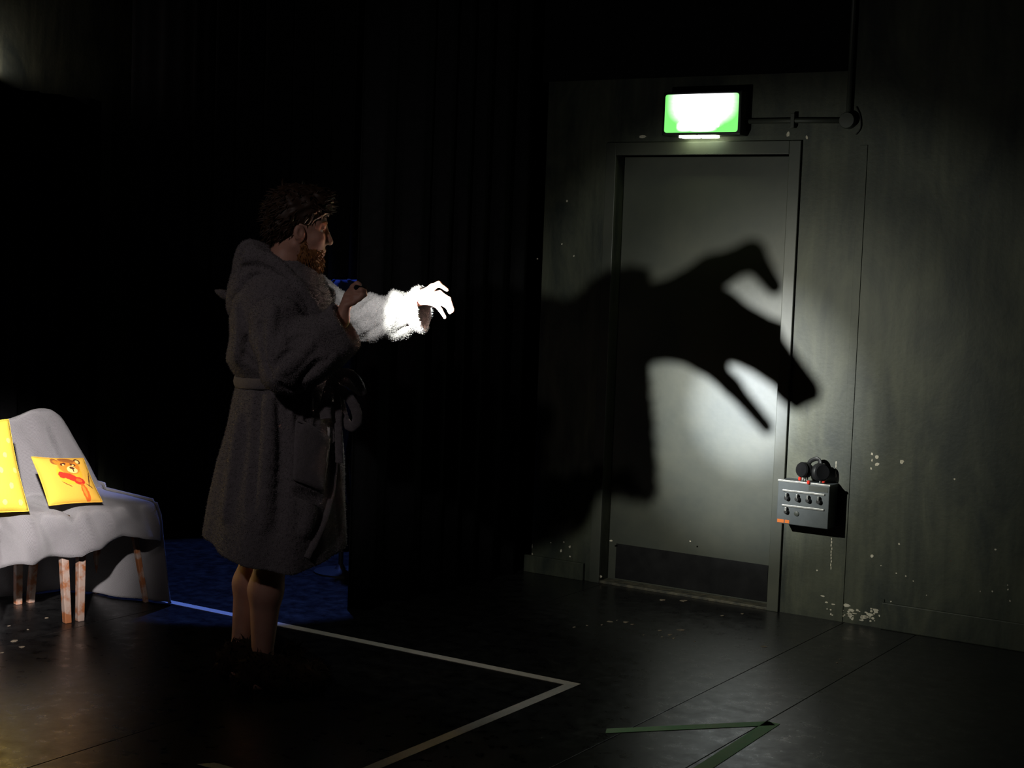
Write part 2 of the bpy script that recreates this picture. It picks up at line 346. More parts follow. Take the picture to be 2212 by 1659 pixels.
curtain('black_curtain', [(-4.118, 5.27), (-4.075, 5.80), (-4.05, 6.46)], 4.4, 'black leg curtain hanging from behind the man to the corner of the door wall', wave=0.17, amp=0.035, seed=3, zbot=0.001)
# black cloth pelmet over the upper wall
bm = bmesh.new(); add_box(bm, -4.03, -2.475, YW - 0.012, YW - 0.002, 2.42, 4.55, 0.002)
o = link('masking_cloth', bm_mesh('masking_cloth', bm), M_BLACK); o.rotation_euler = (0, 0, -AL)
tag(o, 'black masking cloth fixed on the wall above the lit exit sign', 'cloth')

# ------------------------------------------------------------------ exit sign
def sign_material():
    m = bpy.data.materials.new('lit_green_sign'); m.use_nodes = True; nt = m.node_tree; N = nt.nodes; L = nt.links
    b = N['Principled BSDF']; b.inputs['Base Color'].default_value = (0.02, 0.25, 0.05, 1); b.inputs['Roughness'].default_value = 0.3
    tc = N.new('ShaderNodeTexCoord'); sx = N.new('ShaderNodeSeparateXYZ'); L.new(tc.outputs['UV'], sx.inputs[0])
    def math_(op, a, b_=None):
        n = N.new('ShaderNodeMath'); n.operation = op
        for i, v in enumerate((a, b_)):
            if v is None: continue
            if isinstance(v, (int, float)): n.inputs[i].default_value = v
            else: L.new(v, n.inputs[i])
        return n.outputs[0]
    def blob(cx, cy, rx, ry):      # soft round white pictogram part: 1 in the middle, 0 outside
        dx = math_('DIVIDE', math_('SUBTRACT', sx.outputs[0], cx), rx); dy = math_('DIVIDE', math_('SUBTRACT', sx.outputs[1], cy), ry)
        d = math_('SQRT', math_('ADD', math_('POWER', math_('ABSOLUTE', dx), 3.0), math_('POWER', math_('ABSOLUTE', dy), 3.0)))
        return math_('MAXIMUM', math_('SUBTRACT', 1.0, d), 0.0)
    s = None
    for q in [(0.52, 0.80, 0.50, 0.66), (0.50, 0.52, 0.38, 0.46), (0.29, 0.17, 0.13, 0.16), (0.52, 0.12, 0.22, 0.12), (0.72, 0.22, 0.05, 0.12)]:
        e = blob(*q); s = e if s is None else math_('MAXIMUM', s, e)
    nz = N.new('ShaderNodeTexNoise'); nz.inputs['Scale'].default_value = 14; L.new(tc.outputs['UV'], nz.inputs['Vector'])
    s = math_('MULTIPLY', s, math_('ADD', math_('MULTIPLY', nz.outputs['Fac'], 0.5), 0.75))
    mx = N.new('ShaderNodeMix'); mx.data_type = 'RGBA'; L.new(math_('MINIMUM', math_('MULTIPLY', s, 2.2), 1.0), mx.inputs[0])
    mx.inputs[6].default_value = (0.24, 0.95, 0.20, 1); mx.inputs[7].default_value = (1.0, 1.0, 1.0, 1)
    L.new(mx.outputs[2], b.inputs['Emission Color'])
    L.new(math_('ADD', 1.0, math_('MULTIPLY', s, 2.2)), b.inputs['Emission Strength'])
    return m
sg = wroot('exit_sign', -3.131, YW, 2.242); tag(sg, 'lit green box sign glowing white above the door', 'sign')
box('housing', (-0.196, 0.196, -0.088, 0.0, -0.098, 0.100), M_BLACKPL, sg, 0.006)
me = mesh('panel', [(-0.183, -0.0905, -0.085), (0.183, -0.0905, -0.085), (0.183, -0.0905, 0.088), (-0.183, -0.0905, 0.088)], [(0, 1, 2, 3)])
# rounded, slightly bulged panel
bm = bmesh.new(); n = 16
for (cx, cz, a0) in [(0.171, 0.076, 0), (-0.171, 0.076, 90), (-0.171, -0.073, 180), (0.171, -0.073, 270)]:
    for k in range(5):
        a = math.radians(a0 + k * 22.5); bm.verts.new((cx + 0.012 * math.cos(a), -0.092, cz + 0.012 * math.sin(a)))
bm.verts.ensure_lookup_table(); f = bm.faces.new(bm.verts); ext = bmesh.ops.extrude_face_region(bm, geom=[f])
for v in [g for g in ext['geom'] if isinstance(g, bmesh.types.BMVert)]: v.co.y += 0.006
uvl = bm.loops.layers.uv.new('UVMap')
for fc in bm.faces:
    for lp in fc.loops: lp[uvl].uv = ((lp.vert.co.x + 0.183) / 0.366, (lp.vert.co.z + 0.085) / 0.173)
link('sign_panel', bm_mesh('sign_panel', bm), sign_material(), sg)
M_GLOW = mat('white_downlight', (0.8, 0.9, 0.7), 0.4, emis=((0.86, 1.0, 0.62), 16.0))
for s in (-1, 1):
    o = box('downlight_lens', (-0.02 + s * 0.047 - 0.043, -0.02 + s * 0.047 + 0.043, -0.086, -0.03, -0.108, -0.097), M_GLOW, sg, 0.004); o['label'] = 'small white light slot under the sign'
box('cable_clip', (-0.05, 0.09, -0.03, 0.0, 0.1, 0.118), M_CONDUIT, sg, 0.004)
# conduit from the sign to a round junction box
cd_ = wroot('cable_conduit', -2.46, YW, 2.205); tag(cd_, 'painted cable conduit with round junction box beside the exit sign', 'conduit')
sweep('pipe', [(-0.472, -0.016, 0.004), (-0.25, -0.016, 0.004), (-0.02, -0.016, 0.0)], 0.0115, 0.0115, (0, 1, 0), M_CONDUIT, cd_)
sweep('pipe', [(0, -0.016, 0.02), (0.0, -0.016, 1.0), (0.0, -0.016, 2.1)], 0.0115, 0.0115, (0, 1, 0), M_CONDUIT, cd_)
lathe('junction_box', [(0.036, 0.0), (0.036, 0.03), (0.033, 0.036), (0.012, 0.037)], M_CONDUIT, cd_, (0, -1, 0))
box('saddle_clip', (-0.262, -0.244, -0.031, 0.0, -0.028, 0.036), M_CONDUIT, cd_, 0.002)
sweep('thin_cable', smooth_path([(0.03, -0.006, 0.06), (0.05, -0.006, 0.02), (0.055, -0.006, -0.03), (0.035, -0.006, -0.06)], 20), 0.0025, 0.0025, (0, 1, 0), M_BLACKPL, cd_, 6)

# ------------------------------------------------------------------ control box with a headset on top
PR = 0.112
bx = wroot('intercom_box', -2.538, YW, 0.424); tag(bx, 'grey metal intercom box with rotary knobs fixed low on the wall', 'control box')
box('case', (-0.122, 0.118, -PR, 0.0, 0.0, 0.192), M_BOX, bx, 0.003)
box('top_rim', (-0.124, 0.121, -PR - 0.003, -PR + 0.012, 0.188, 0.196), M_SILVER, bx, 0.001)
box('label_strip', (0.022, 0.112, -PR - 0.0012, -PR, 0.160, 0.184), M_CONDUIT, bx, 0.0004)
for z in (0.146, 0.079):
    box('rail', (-0.098, 0.098, -PR - 0.006, -PR, z, z + 0.008), M_SILVER, bx, 0.001)
for k in range(4):
    x = -0.075 + k * 0.05
    kb = lathe('knob', [(0.012, 0.0), (0.012, 0.008), (0.009, 0.018), (0.008, 0.019)], M_BLACKPL, bx, (0, -1, 0), (x, -PR, 0.118))
    box('pointer', (x - 0.0025, x + 0.0025, -PR - 0.0205, -PR - 0.0005, 0.122, 0.140), M_SILVER, kb, 0.0008)
kb = lathe('knob', [(0.011, 0.0), (0.011, 0.008), (0.008, 0.016), (0.007, 0.017)], M_BLACKPL, bx, (0, -1, 0), (-0.075, -PR, 0.056))
box('pointer', (-0.079, -0.071, -PR - 0.018, -PR - 0.0005, 0.060, 0.077), M_SILVER, kb, 0.0008)
lathe('socket', [(0.011, 0.0), (0.011, 0.004), (0.009, 0.005)], M_CONDUIT, bx, (0, -1, 0), (-0.028, -PR, 0.052))
for x0, x1 in ((-0.118, -0.086), (-0.082, -0.061)):
    box('orange_sticker', (x0, x1, -PR - 0.0012, -PR, 0.004, 0.019), M_ORANGE, bx, 0.0004)
for x, y, z in ((-0.036, -0.075, 0.196), (0.022, -PR - 0.006, 0.190), (0.073, -0.07, 0.196)):
    lathe('red_plug', [(0.005, 0), (0.0075, 0.003), (0.0075, 0.012), (0.004, 0.016)], M_RED, bx, (0, 0, 1), (x, y, z))
for x in (-0.024, -0.013, -0.002, 0.058):
    lathe('jack_plug', [(0.0035, 0), (0.0035, 0.014), (0.002, 0.02)], M_SILVER, bx, (0.1, 0, 1), (x, -0.075, 0.196), 10)
hp = wroot('headset', -2.525, YW - 0.055, 0.655); hp.scale = (0.86, 0.86, 0.86); tag(hp, 'black padded headset lying on top of the grey intercom box', 'headset')
e1 = lathe('ear_cup', [(0.012, -0.022), (0.034, -0.02), (0.040, -0.008), (0.040, 0.010), (0.034, 0.020), (0.010, 0.022)], M_BLACKPL, hp, (-0.35, -0.93, 0.1), (-0.022, -0.035, 0.018))
lathe('cushion', [(0.014, 0.018), (0.036, 0.020), (0.040, 0.028), (0.036, 0.037), (0.016, 0.034)], M_BLACK, e1, (-0.35, -0.93, 0.1), (-0.022, -0.035, 0.018))
e2 = lathe('ear_cup', [(0.012, -0.022), (0.038, -0.02), (0.046, -0.008), (0.046, 0.010), (0.038, 0.020), (0.010, 0.022)], M_BLACKPL, hp, (0.75, -0.6, 0.1), (0.045, -0.015, 0.012))
lathe('cushion', [(0.014, 0.018), (0.038, 0.020), (0.044, 0.026), (0.038, 0.033), (0.016, 0.030)], M_BLACK, e2, (0.75, -0.6, 0.1), (0.045, -0.015, 0.012))
sweep('headband', smooth_path([(-0.022, -0.025, 0.03), (-0.012, 0.0, 0.062), (0.015, 0.012, 0.075), (0.035, 0.005, 0.065), (0.048, -0.01, 0.03)], 26), 0.011, 0.004, (0, 1, 0.2), M_BLACKPL, hp, 10)

# ------------------------------------------------------------------ tape on the floor
def tape(name, quad, m, label, group=None):
    zt_ = 0.0016; V = [(q[0], q[1], zt_) for q in quad] + [(q[0], q[1], 0.0002) for q in quad]
    n = len(quad); F = [tuple(range(n))] + [(k, n + k, n + (k + 1) % n, (k + 1) % n) for k in range(n)]
    return tag(link(name, mesh(name, V, F), m), label, 'tape', group)
def strip(name, a, b, w, m, label, group=None, cut=0.0):
    a = np.array(a[:2], float); b = np.array(b[:2], float); d = (b - a) / np.linalg.norm(b - a); n = np.array([-d[1], d[0]]) * w / 2
    return tape(name, [a + n + d * cut, b + n, b - n, a - n], m, label, group)
cw = Winv(flr(1255, 1478)); TX, TY = cw[0], cw[1]                       # outer corner of the taped rectangle
strip('floor_tape', W(-5.585, TY - 0.022), W(TX, TY - 0.022), 0.045, M_TAPE, 'long white floor tape running from the chairs past the man, blue-lit at one end')
strip('floor_tape', W(TX - 0.022, TY - 0.045), W(TX - 0.022, 2.6), 0.045, M_TAPE, 'white floor tape running from the taped corner out into the room')
p0 = Winv(flr(52, 1264)); strip('floor_tape', W(p0[0], TY - 0.05), W(p0[0], 2.6), 0.045, M_TAPE, 'short end of blue-lit floor tape seen beneath the blanketed chairs')
p0 = Winv(flr(437, 1648)); strip('floor_tape', W(p0[0], p0[1]), W(p0[0] + 0.75, p0[1]), 0.045, M_TAPE, 'pale floor tape end on the dark floor in front of the man', cut=0.03)
g1, g2, g3 = flr(1303, 1580), flr(1668, 1563), flr(1500, 1672)
strip('floor_tape', g1, g2, 0.047, M_GTAPE, 'green floor tape, the arm of the V pointing at the man', cut=0.02)
dv = (g3 - g2) / np.linalg.norm(g3 - g2)
strip('floor_tape', g2 - dv * 0.01 + np.array([0, 0, 0]), g2 + dv * 1.1, 0.050, M_GTAPE, 'green floor tape, the arm of the V running away from the door wall')

# ------------------------------------------------------------------ SDF modelling tools
def vec(p): return np.asarray(p, np.float32)
def p_cone(a, b, ra, rb):
    a, b = vec(a), vec(b); ba = b - a; l2 = float(ba @ ba) + 1e-9
    def f(P):
        t = np.clip(((P - a) @ ba) / l2, 0, 1)
        return np.linalg.norm(P - a - t[:, None] * ba, axis=1) - (ra + (rb - ra) * t)
    return f
def p_ell(c, r, Rm=None):
    c, r = vec(c), vec(r); R_ = None if Rm is None else np.asarray(Rm, np.float32)
    def f(P):
        q = P - c
        if R_ is not None: q = q @ R_          # into local axes (columns of R_)
        k0 = np.linalg.norm(q / r, axis=1); k1 = np.linalg.norm(q / (r * r), axis=1) + 1e-6
        return k0 * (k0 - 1) / k1
    return f
def smin(a, b, k):
    h = np.maximum(k - np.abs(a - b), 0) / k
    return np.minimum(a, b) - h * h * k * 0.25
class SDF:
    def __init__(s): s.p = []
    def add(s, f, k=0.02): s.p.append((f, k, 1)); return s
    def sub(s, f, k=0.006): s.p.append((f, k, -1)); return s
    def chain(s, pts, rad, k=0.01):
        for i in range(len(pts) - 1): s.add(p_cone(pts[i], pts[i + 1], rad[i], rad[i + 1]), k)
        return s
    def ev(s, P, center=None, cull=None):
        d = np.full(len(P), 10.0, np.float32)
        for f, k, mode in s.p:
            if center is not None and f(center)[0] > cull + k: continue
            e = f(P).astype(np.float32)
            d = smin(d, e, k) if mode > 0 else -smin(-d, e, k)
        return d
def sdf_mesh(name, fn, lo, hi, h, B=14):
    """fn(P, center, cull) -> distance; block-sparse sampling then surface nets"""
    lo = np.asarray(lo, float); n = np.ceil((np.asarray(hi) - lo) / h / B).astype(int) * B + 1
    D = np.full(tuple(n), 1.0, np.float32); nb = (n - 1) // B
    idx = np.stack(np.meshgrid(*[np.arange(k) for k in nb], indexing='ij'), -1).reshape(-1, 3)
    cen = (lo + (idx * B + B / 2) * h).astype(np.float32); half = B * h * 0.5 * 1.7321
    dc = np.concatenate([fn(cen[i:i + 20000], None, None) for i in range(0, len(cen), 20000)])
    off = np.stack(np.meshgrid(*[np.arange(B + 1)] * 3, indexing='ij'), -1).reshape(-1, 3)
    for q, d in zip(idx, dc):
        sl = tuple(slice(q[a] * B, q[a] * B + B + 1) for a in range(3))
        if abs(d) > half * 1.5:
            if d < 0: D[sl] = -1.0
            continue
        P = (lo + (q * B + off) * h).astype(np.float32)
        D[sl] = fn(P, (lo + (q * B + B / 2) * h).astype(np.float32)[None], half * 1.3).reshape(B + 1, B + 1, B + 1)
    I = D < 0
    cnt = np.zeros(tuple(n - 1), np.int8)
    for dx in (0, 1):
        for dy in (0, 1):
            for dz in (0, 1): cnt += I[dx:n[0] - 1 + dx, dy:n[1] - 1 + dy, dz:n[2] - 1 + dz]
    act = np.argwhere((cnt > 0) & (cnt < 8)); cid = np.full(tuple(n - 1), -1, np.int32); cid[tuple(act.T)] = np.arange(len(act))
    acc = np.zeros((len(act), 3), np.float32); num = np.zeros(len(act), np.float32)
    C8 = [(a, b, c) for a in (0, 1) for b in (0, 1) for c in (0, 1)]
    val = {c: D[act[:, 0] + c[0], act[:, 1] + c[1], act[:, 2] + c[2]] for c in C8}
    for c in C8:
        for ax in range(3):
            if c[ax]: continue
            e = list(c); e[ax] = 1; e = tuple(e); a, b = val[c], val[e]; m = (a < 0) != (b < 0)
            t = np.where(m, a / np.where(m, a - b, 1), 0)
            p = np.tile(np.array(c, np.float32), (len(act), 1)); p[:, ax] += t
            acc += p * m[:, None]; num += m
    V = lo + (act + acc / num[:, None]) * h
    faces = []
    for ax in range(3):
        a1, a2 = (ax + 1) % 3, (ax + 2) % 3
        s0 = [slice(None)] * 3; s1 = [slice(None)] * 3; s0[ax] = slice(0, -1); s1[ax] = slice(1, None)
        E_ = I[tuple(s0)] != I[tuple(s1)]; e = np.argwhere(E_)
        e = e[(e[:, a1] > 0) & (e[:, a2] > 0) & (e[:, a1] < n[a1] - 1) & (e[:, a2] < n[a2] - 1)]
        q = []
        for (o1, o2) in ((-1, -1), (0, -1), (0, 0), (-1, 0)):
            c = e.copy(); c[:, a1] += o1; c[:, a2] += o2; q.append(cid[tuple(c.T)])
        q = np.stack(q, 1); ins = I[tuple(e.T)]; q[~ins] = q[~ins][:, ::-1]; faces.append(q)
    return npmesh(name, V, np.concatenate(faces))
def fold(P, sx, sy, sz, ph):
    return np.sin(P[:, 0] * sx + P[:, 1] * sy + P[:, 2] * sz + ph + 1.3 * np.sin(P[:, 2] * 11 + P[:, 0] * 7 + ph))
def tufts(name, roots, dirs, length, width, m, parent, curl=0.3, seg=4, droop=0.2):
    V = []; F = []; roots = np.asarray(roots); dirs = np.asarray(dirs)
    for r, d in zip(roots, dirs):
        L_ = length * np.random.uniform(0.6, 1.25); wd_ = width * np.random.uniform(0.6, 1.3)
        a = np.cross(d, np.random.normal(0, 1, 3)); a /= np.linalg.norm(a) + 1e-9; b = np.cross(d, a); i0 = len(V); p = r.copy(); dd = d.copy()
        bend = (a * np.random.normal(0, curl) + np.array([0, 0, -droop]))
        for k in range(seg + 1):
            w_ = wd_ * (1 - (k / seg) ** 1.6) + 0.0002
            for j in range(3):
                an = 2.094 * j; V.append(p + (a * math.cos(an) + b * math.sin(an)) * w_)
            p = p + dd * L_ / seg; dd = dd + bend / seg; dd /= np.linalg.norm(dd)
        for k in range(seg):
            for j in range(3): F.append((i0 + 3 * k + j, i0 + 3 * k + (j + 1) % 3, i0 + 3 * k + 3 + (j + 1) % 3, i0 + 3 * k + 3 + j))
    o = link(name, npmesh(name, np.array(V), np.array(F)), m, parent); o['kind'] = 'stuff'; return o

# ------------------------------------------------------------------ the actor
VB = 5.50                                                     # depth of the body axis
base = flr(575, 1478); person = empty('person', (base[0], base[1], 0.0))
tag(person, 'bearded person in a grey bathrobe raising one arm to make a hand shadow', 'person')
def PO(o):                                                    # keep world-space vertices under the person root
    o.parent = person; o.matrix_parent_inverse = Matrix.Translation(-person.location); return o
def sub_of(o, parent):
    o.parent = parent; return o
TORCH = at(792, 628, 5.35); HOT = W(-2.931, YW, 0.912); TD = (HOT - TORCH) / np.linalg.norm(HOT - TORCH)

# --- body
B_ = SDF()
HC = at(645, 490, 5.49); yaw = math.radians(7)
HR = np.array([[math.cos(yaw), -math.sin(yaw), 0], [math.sin(yaw), math.cos(yaw), 0], [0, 0, 1]])   # columns: forward, left(away), up
tilt = math.radians(3)
HR = HR @ np.array([[math.cos(tilt), 0, math.sin(tilt)], [0, 1, 0], [-math.sin(tilt), 0, math.cos(tilt)]])
def hp_(x, y, z): return HC + HR @ np.array([x, y, z])
def hell(c, r): return p_ell(hp_(*c), r, HR)
def hcone(a, b, ra, rb): return p_cone(hp_(*a), hp_(*b), ra, rb)
B_.add(hell((-0.004, 0, 0.040), (0.100, 0.077, 0.098)))
B_.add(hell((0.034, 0, -0.045), (0.066, 0.061, 0.083)), 0.03)
for s in (-1, 1):
    B_.add(hcone((0.078, s * 0.012, 0.020), (0.066, s * 0.046, 0.014), 0.017, 0.014), 0.012)       # brow
    B_.add(hell((0.068, s * 0.042, -0.036), (0.024, 0.020, 0.020)), 0.02)                            # cheekbone
    B_.add(hcone((-0.004, s * 0.058, -0.062), (0.060, s * 0.024, -0.112), 0.018, 0.020), 0.025)    # jaw
B_.add(hell((0.070, 0, -0.116), (0.026, 0.026, 0.020)), 0.02)
for s in (-1, 1): B_.sub(hell((0.101, s * 0.035, -0.007), (0.024, 0.020, 0.014)), 0.010)
for s in (-1, 1):
    B_.add(hell((0.0805, s * 0.033, 0.001), (0.0125, 0.0150, 0.0055)), 0.004)                          # upper lid
    B_.add(hell((0.0795, s * 0.033, -0.016), (0.0125, 0.0150, 0.0050)), 0.004)
B_.add(hcone((0.093, 0, 0.004), (0.113, 0, -0.043), 0.0085, 0.0122), 0.010)                            # nose
for s in (-1, 1): B_.add(hell((0.097, s * 0.012, -0.049), (0.012, 0.009, 0.008)), 0.006)
B_.add(hell((0.090, 0, -0.077), (0.013, 0.023, 0.007)), 0.010); B_.add(hell((0.087, 0, -0.090), (0.012, 0.020, 0.007)), 0.008)
for s in (-1, 1):
    B_.add(hell((0.008, s * 0.076, -0.026), (0.018, 0.010, 0.031)), 0.008)
    B_.add(hell((0.000, s * 0.084, -0.020), (0.015, 0.007, 0.026)), 0.006)
    B_.sub(hell((0.009, s * 0.091, -0.020), (0.009, 0.008, 0.015)), 0.006)
NK = [hp_(-0.025, 0, -0.07), hp_(-0.045, 0, -0.150), hp_(-0.060, 0, -0.225)]
B_.chain(NK, [0.058, 0.060, 0.075], 0.03)
SHR, SHL = at(596, 662, 5.38), at(655, 640, 5.65)             # shoulders (near, far)
B_.add(p_cone(SHR, SHL, 0.050, 0.050), 0.04)
B_.add(p_ell(at(610, 712, VB), (0.10, 0.15, 0.19)), 0.05); B_.add(p_ell(at(612, 840, VB), (0.105, 0.155, 0.17)), 0.06)
HIPR, HIPL = at(607, 930, 5.42), at(600, 930, 5.60)
B_.add(p_cone(HIPR, HIPL, 0.11, 0.11), 0.05)
# legs
KR, KL = at(590, 1190, 5.41), at(560, 1180, 5.60)
AR, AL_ = at(566, 1425, 5.45), at(520, 1402, 5.62)
B_.chain([HIPR, KR], [0.095, 0.062], 0.03).chain([HIPL, KL], [0.095, 0.060], 0.03)
CR, CL = KR + (AR - KR) * 0.36 + np.array([-0.012, 0, 0]), KL + (AL_ - KL) * 0.36 + np.array([-0.012, 0, 0])
B_.chain([KR, CR, AR], [0.056, 0.058, 0.036], 0.03).chain([KL, CL, AL_], [0.054, 0.056, 0.035], 0.03)
TOER, TOEL = flr(660, 1478, 0.03), flr(608, 1440, 0.03)
HLR, HLL = flr(552, 1468, 0.035), flr(505, 1442, 0.035)
B_.chain([AR, HLR], [0.037, 0.034], 0.02).chain([HLR, TOER], [0.034, 0.030], 0.02).chain([AL_, HLL], [0.036, 0.034], 0.02).chain([HLL, TOEL], [0.034, 0.030], 0.02)
# near (right) arm and the hand that holds the torch
ELR = at(612, 790, 5.24); WRR = at(737, 692, 5.335)
B_.chain([SHR, ELR, WRR], [0.046, 0.044, 0.030], 0.03)
def hand_chain(pts, rad, k=0.006): B_.chain([at(*p) for p in pts], rad, k)
PALM = [at(740, 678, 5.335), at(748, 650, 5.345)]
for q, e in (((741, 684, 5.342), (757, 632, 5.378)), ((739, 684, 5.336), (751, 638, 5.352)), ((738, 686, 5.330), (748, 648, 5.332)), ((737, 690, 5.325), (747, 660, 5.318))):
    B_.add(p_cone(at(*q), at(*e), 0.017, 0.0135), 0.016)
hand_chain([(754, 634, 5.372), (763, 620, 5.350), (771, 613, 5.340), (777, 615, 5.336)], [0.0125, 0.0105, 0.0092, 0.0080])
hand_chain([(751, 638, 5.352), (767, 630, 5.325), (780, 627, 5.312), (788, 629, 5.320)], [0.0125, 0.0108, 0.0096, 0.0082])
hand_chain([(748, 648, 5.332), (767, 642, 5.315), (782, 638, 5.311), (789, 637, 5.320)], [0.0120, 0.0104, 0.0092, 0.0078])
hand_chain([(747, 660, 5.318), (764, 653, 5.308), (777, 645, 5.310), (784, 640, 5.322)], [0.0112, 0.0092, 0.0082, 0.0068])
hand_chain([(744, 668, 5.350), (760, 648, 5.378), (774, 634, 5.376), (784, 629, 5.364)], [0.0160, 0.0125, 0.0105, 0.0085], 0.008)   # thumb, behind the torch
# far (left) arm and the shadow-puppet hand
ELL = at(768, 688, 5.736); WRL = None
def tri(c, s, w=0.5):                                         # point seen at photo pixel c whose torch shadow falls at wall pixel s
    S = W(*onwall(*s)); d1 = ray(*c); d2 = S - TORCH
    t = np.linalg.lstsq(np.stack([d1, -d2], 1), TORCH - CAM, rcond=None)[0]
    return (CAM + t[0] * d1) * (1 - w) + (TORCH + t[1] * d2) * w
wr = tri((916, 640), (1405, 695))
iM, mM, rM, lM = tri((950, 627), (1540, 672), 0.75), tri((950, 640), (1555, 690)), tri((947, 651), (1535, 725)), tri((942, 660), (1500, 755))
iP, mP, rP, lP = tri((971, 638), (1660, 736), 0.75), tri((970, 652), (1662, 760)), tri((967, 662), (1645, 785)), tri((951, 672), (1565, 815))
iT, mT, rT, lT = tri((977, 666), (1742, 842)), tri((978, 670), (1752, 852)), tri((972, 677), (1722, 852)), tri((961, 687), (1640, 910))
tB, tM, tJ, tT = tri((921, 632), (1440, 645)), tri((934, 621), (1520, 588)), tri((948, 612), (1606, 556)), tri((966, 632), (1654, 608), 0.75)
WRL = wr + (ELL - wr) * 0.30; B_.chain([SHL, ELL, WRL, wr], [0.044, 0.034, 0.031, 0.027], 0.02)
for e, r in ((iM, 0.0135), (mM, 0.0135), (rM, 0.013), (lM, 0.012)): B_.add(p_cone(wr, e, 0.019, r), 0.014)
B_.chain([iM, iP, iT], [0.0115, 0.0098, 0.0078], 0.006); B_.chain([mM, mP, mT], [0.0115, 0.0100, 0.0080], 0.006)
B_.chain([rM, rP, rT], [0.0112, 0.0095, 0.0076], 0.006); B_.chain([lM, lP, lT], [0.0102, 0.0076, 0.0060], 0.005)
B_.chain([tB, tM, tJ, tT], [0.0165, 0.0130, 0.0100, 0.0072], 0.006)
me = sdf_mesh('body', B_.ev, np.minimum.reduce([HLR, HLL, HIPR]) + [-0.25, -0.35, -0.06], [float(iT[0]) + 0.06, 5.86, float(HC[2]) + 0.2], 0.0036)
body = PO(link('body', me, M_SKIN))
for s in (-1, 1):
    c = hp_(0.0745, s * 0.033, -0.007); bm = bmesh.new(); bmesh.ops.create_uvsphere(bm, u_segments=20, v_segments=14, radius=0.0125)
    for v in bm.verts: v.co = v.co + Vector(c)
    e = PO(link('eye', bm_mesh('eye', bm, True), M_EYEW))
    ax = HR @ np.array([1, 0, 0]); o = lathe('iris', [(0.0056, 0.0), (0.0054, 0.0012), (0.002, 0.0016)], M_IRIS, e, ax, c + ax * 0.0115, 16)
# --- hair and beard
H_ = SDF(); H_.add(hell((-0.010, 0, 0.052), (0.112, 0.089, 0.098))); H_.add(hell((-0.062, 0, -0.005), (0.058, 0.074, 0.066)), 0.03)
H_.add(hell((0.052, 0, 0.098), (0.062, 0.066, 0.046)), 0.03)
H_.sub(hell((0.080, 0, -0.050), (0.085, 0.12, 0.098)), 0.010)
for s in (-1, 1): H_.sub(hell((0.010, s * 0.085, -0.030), (0.030, 0.030, 0.038)), 0.008)
H_.sub(hell((0.0, 0, -0.130), (0.2, 0.2, 0.075)), 0.01)
def hair_fn(P, c=None, k=None):
    d = H_.ev(P); L_ = (P - HC.astype(np.float32)) @ HR.astype(np.float32)
    return d + 0.0045 * np.sin(L_[:, 0] * 95 + 2 * np.sin(L_[:, 2] * 60)) * np.sin(L_[:, 1] * 80 + 3 * np.sin(L_[:, 2] * 45)) * 0.8
hm = sdf_mesh('hair', hair_fn, HC - 0.2, HC + 0.22, 0.0036)
hair = PO(link('hair', hm, M_HAIR))
def roots_on(me, n, cond):
    co = np.empty(len(me.vertices) * 3, np.float32); me.vertices.foreach_get('co', co); co = co.reshape(-1, 3)
    no = np.empty(len(me.vertices) * 3, np.float32); me.vertex_normals.foreach_get('vector', no); no = no.reshape(-1, 3)
    L_ = (co - HC) @ HR; ok = np.where(cond(L_))[0]; s = np.random.choice(ok, min(n, len(ok)), replace=False); return co[s].astype(float), no[s].astype(float), L_[s]
r_, n_, l_ = roots_on(hm, 800, lambda L: (np.abs(L[:, 0]) < 1))
back = HR @ np.array([-0.5, 0, -0.25]); fwd = HR @ np.array([0.9, 0, 0.1])
mixf = np.clip((l_[:, 0] - 0.02) / 0.06, 0, 1) * (l_[:, 2] > 0.05)
dd = n_ * 0.22 + back * (1 - mixf)[:, None] * 1.3 + fwd * mixf[:, None] * 1.1 + np.random.normal(0, 0.30, n_.shape); dd /= np.linalg.norm(dd, axis=1)[:, None]
sub_of(tufts('hair_locks', r_ - n_ * 0.003, dd, 0.028, 0.0050, M_HAIR, None, 0.6, 4, 0.35), hair)
BD = SDF(); BD.add(hell((0.052, 0, -0.120), (0.044, 0.046, 0.034))); BD.add(hell((0.071, 0, -0.135), (0.022, 0.028, 0.020)), 0.02)
for s in (-1, 1):
    BD.add(hcone((0.016, s * 0.062, -0.045), (0.030, s * 0.050, -0.105), 0.013, 0.021), 0.015)
    BD.add(hcone((0.090, s * 0.006, -0.067), (0.074, s * 0.034, -0.092), 0.0085, 0.011), 0.008)      # moustache
for s in (-1, 1): BD.add(hell((0.040, s * 0.044, -0.098), (0.042, 0.020, 0.034)), 0.012)
BD.add(hell((0.080, 0, -0.108), (0.016, 0.020, 0.014)), 0.012)
def beard_fn(P, c=None, k=None):
    d = BD.ev(P); return d + 0.002 * np.sin(P[:, 0] * 230 + 3 * np.sin(P[:, 2] * 90)) * np.sin(P[:, 1] * 260)
bmh = sdf_mesh('beard', beard_fn, HC - 0.19, HC + 0.13, 0.0032); beard = PO(link('beard', bmh, M_BEARD))
r_, n_, l_ = roots_on(bmh, 900, lambda L: L[:, 0] > 0.0)
dd = n_ * 0.55 + HR @ np.array([0.25, 0, -0.9]) + np.random.normal(0, 0.3, n_.shape); dd /= np.linalg.norm(dd, axis=1)[:, None]
sub_of(tufts('beard_locks', r_ - n_ * 0.003, dd, 0.017, 0.0021, M_BEARD, None, 0.4, 4, 0.1), beard)
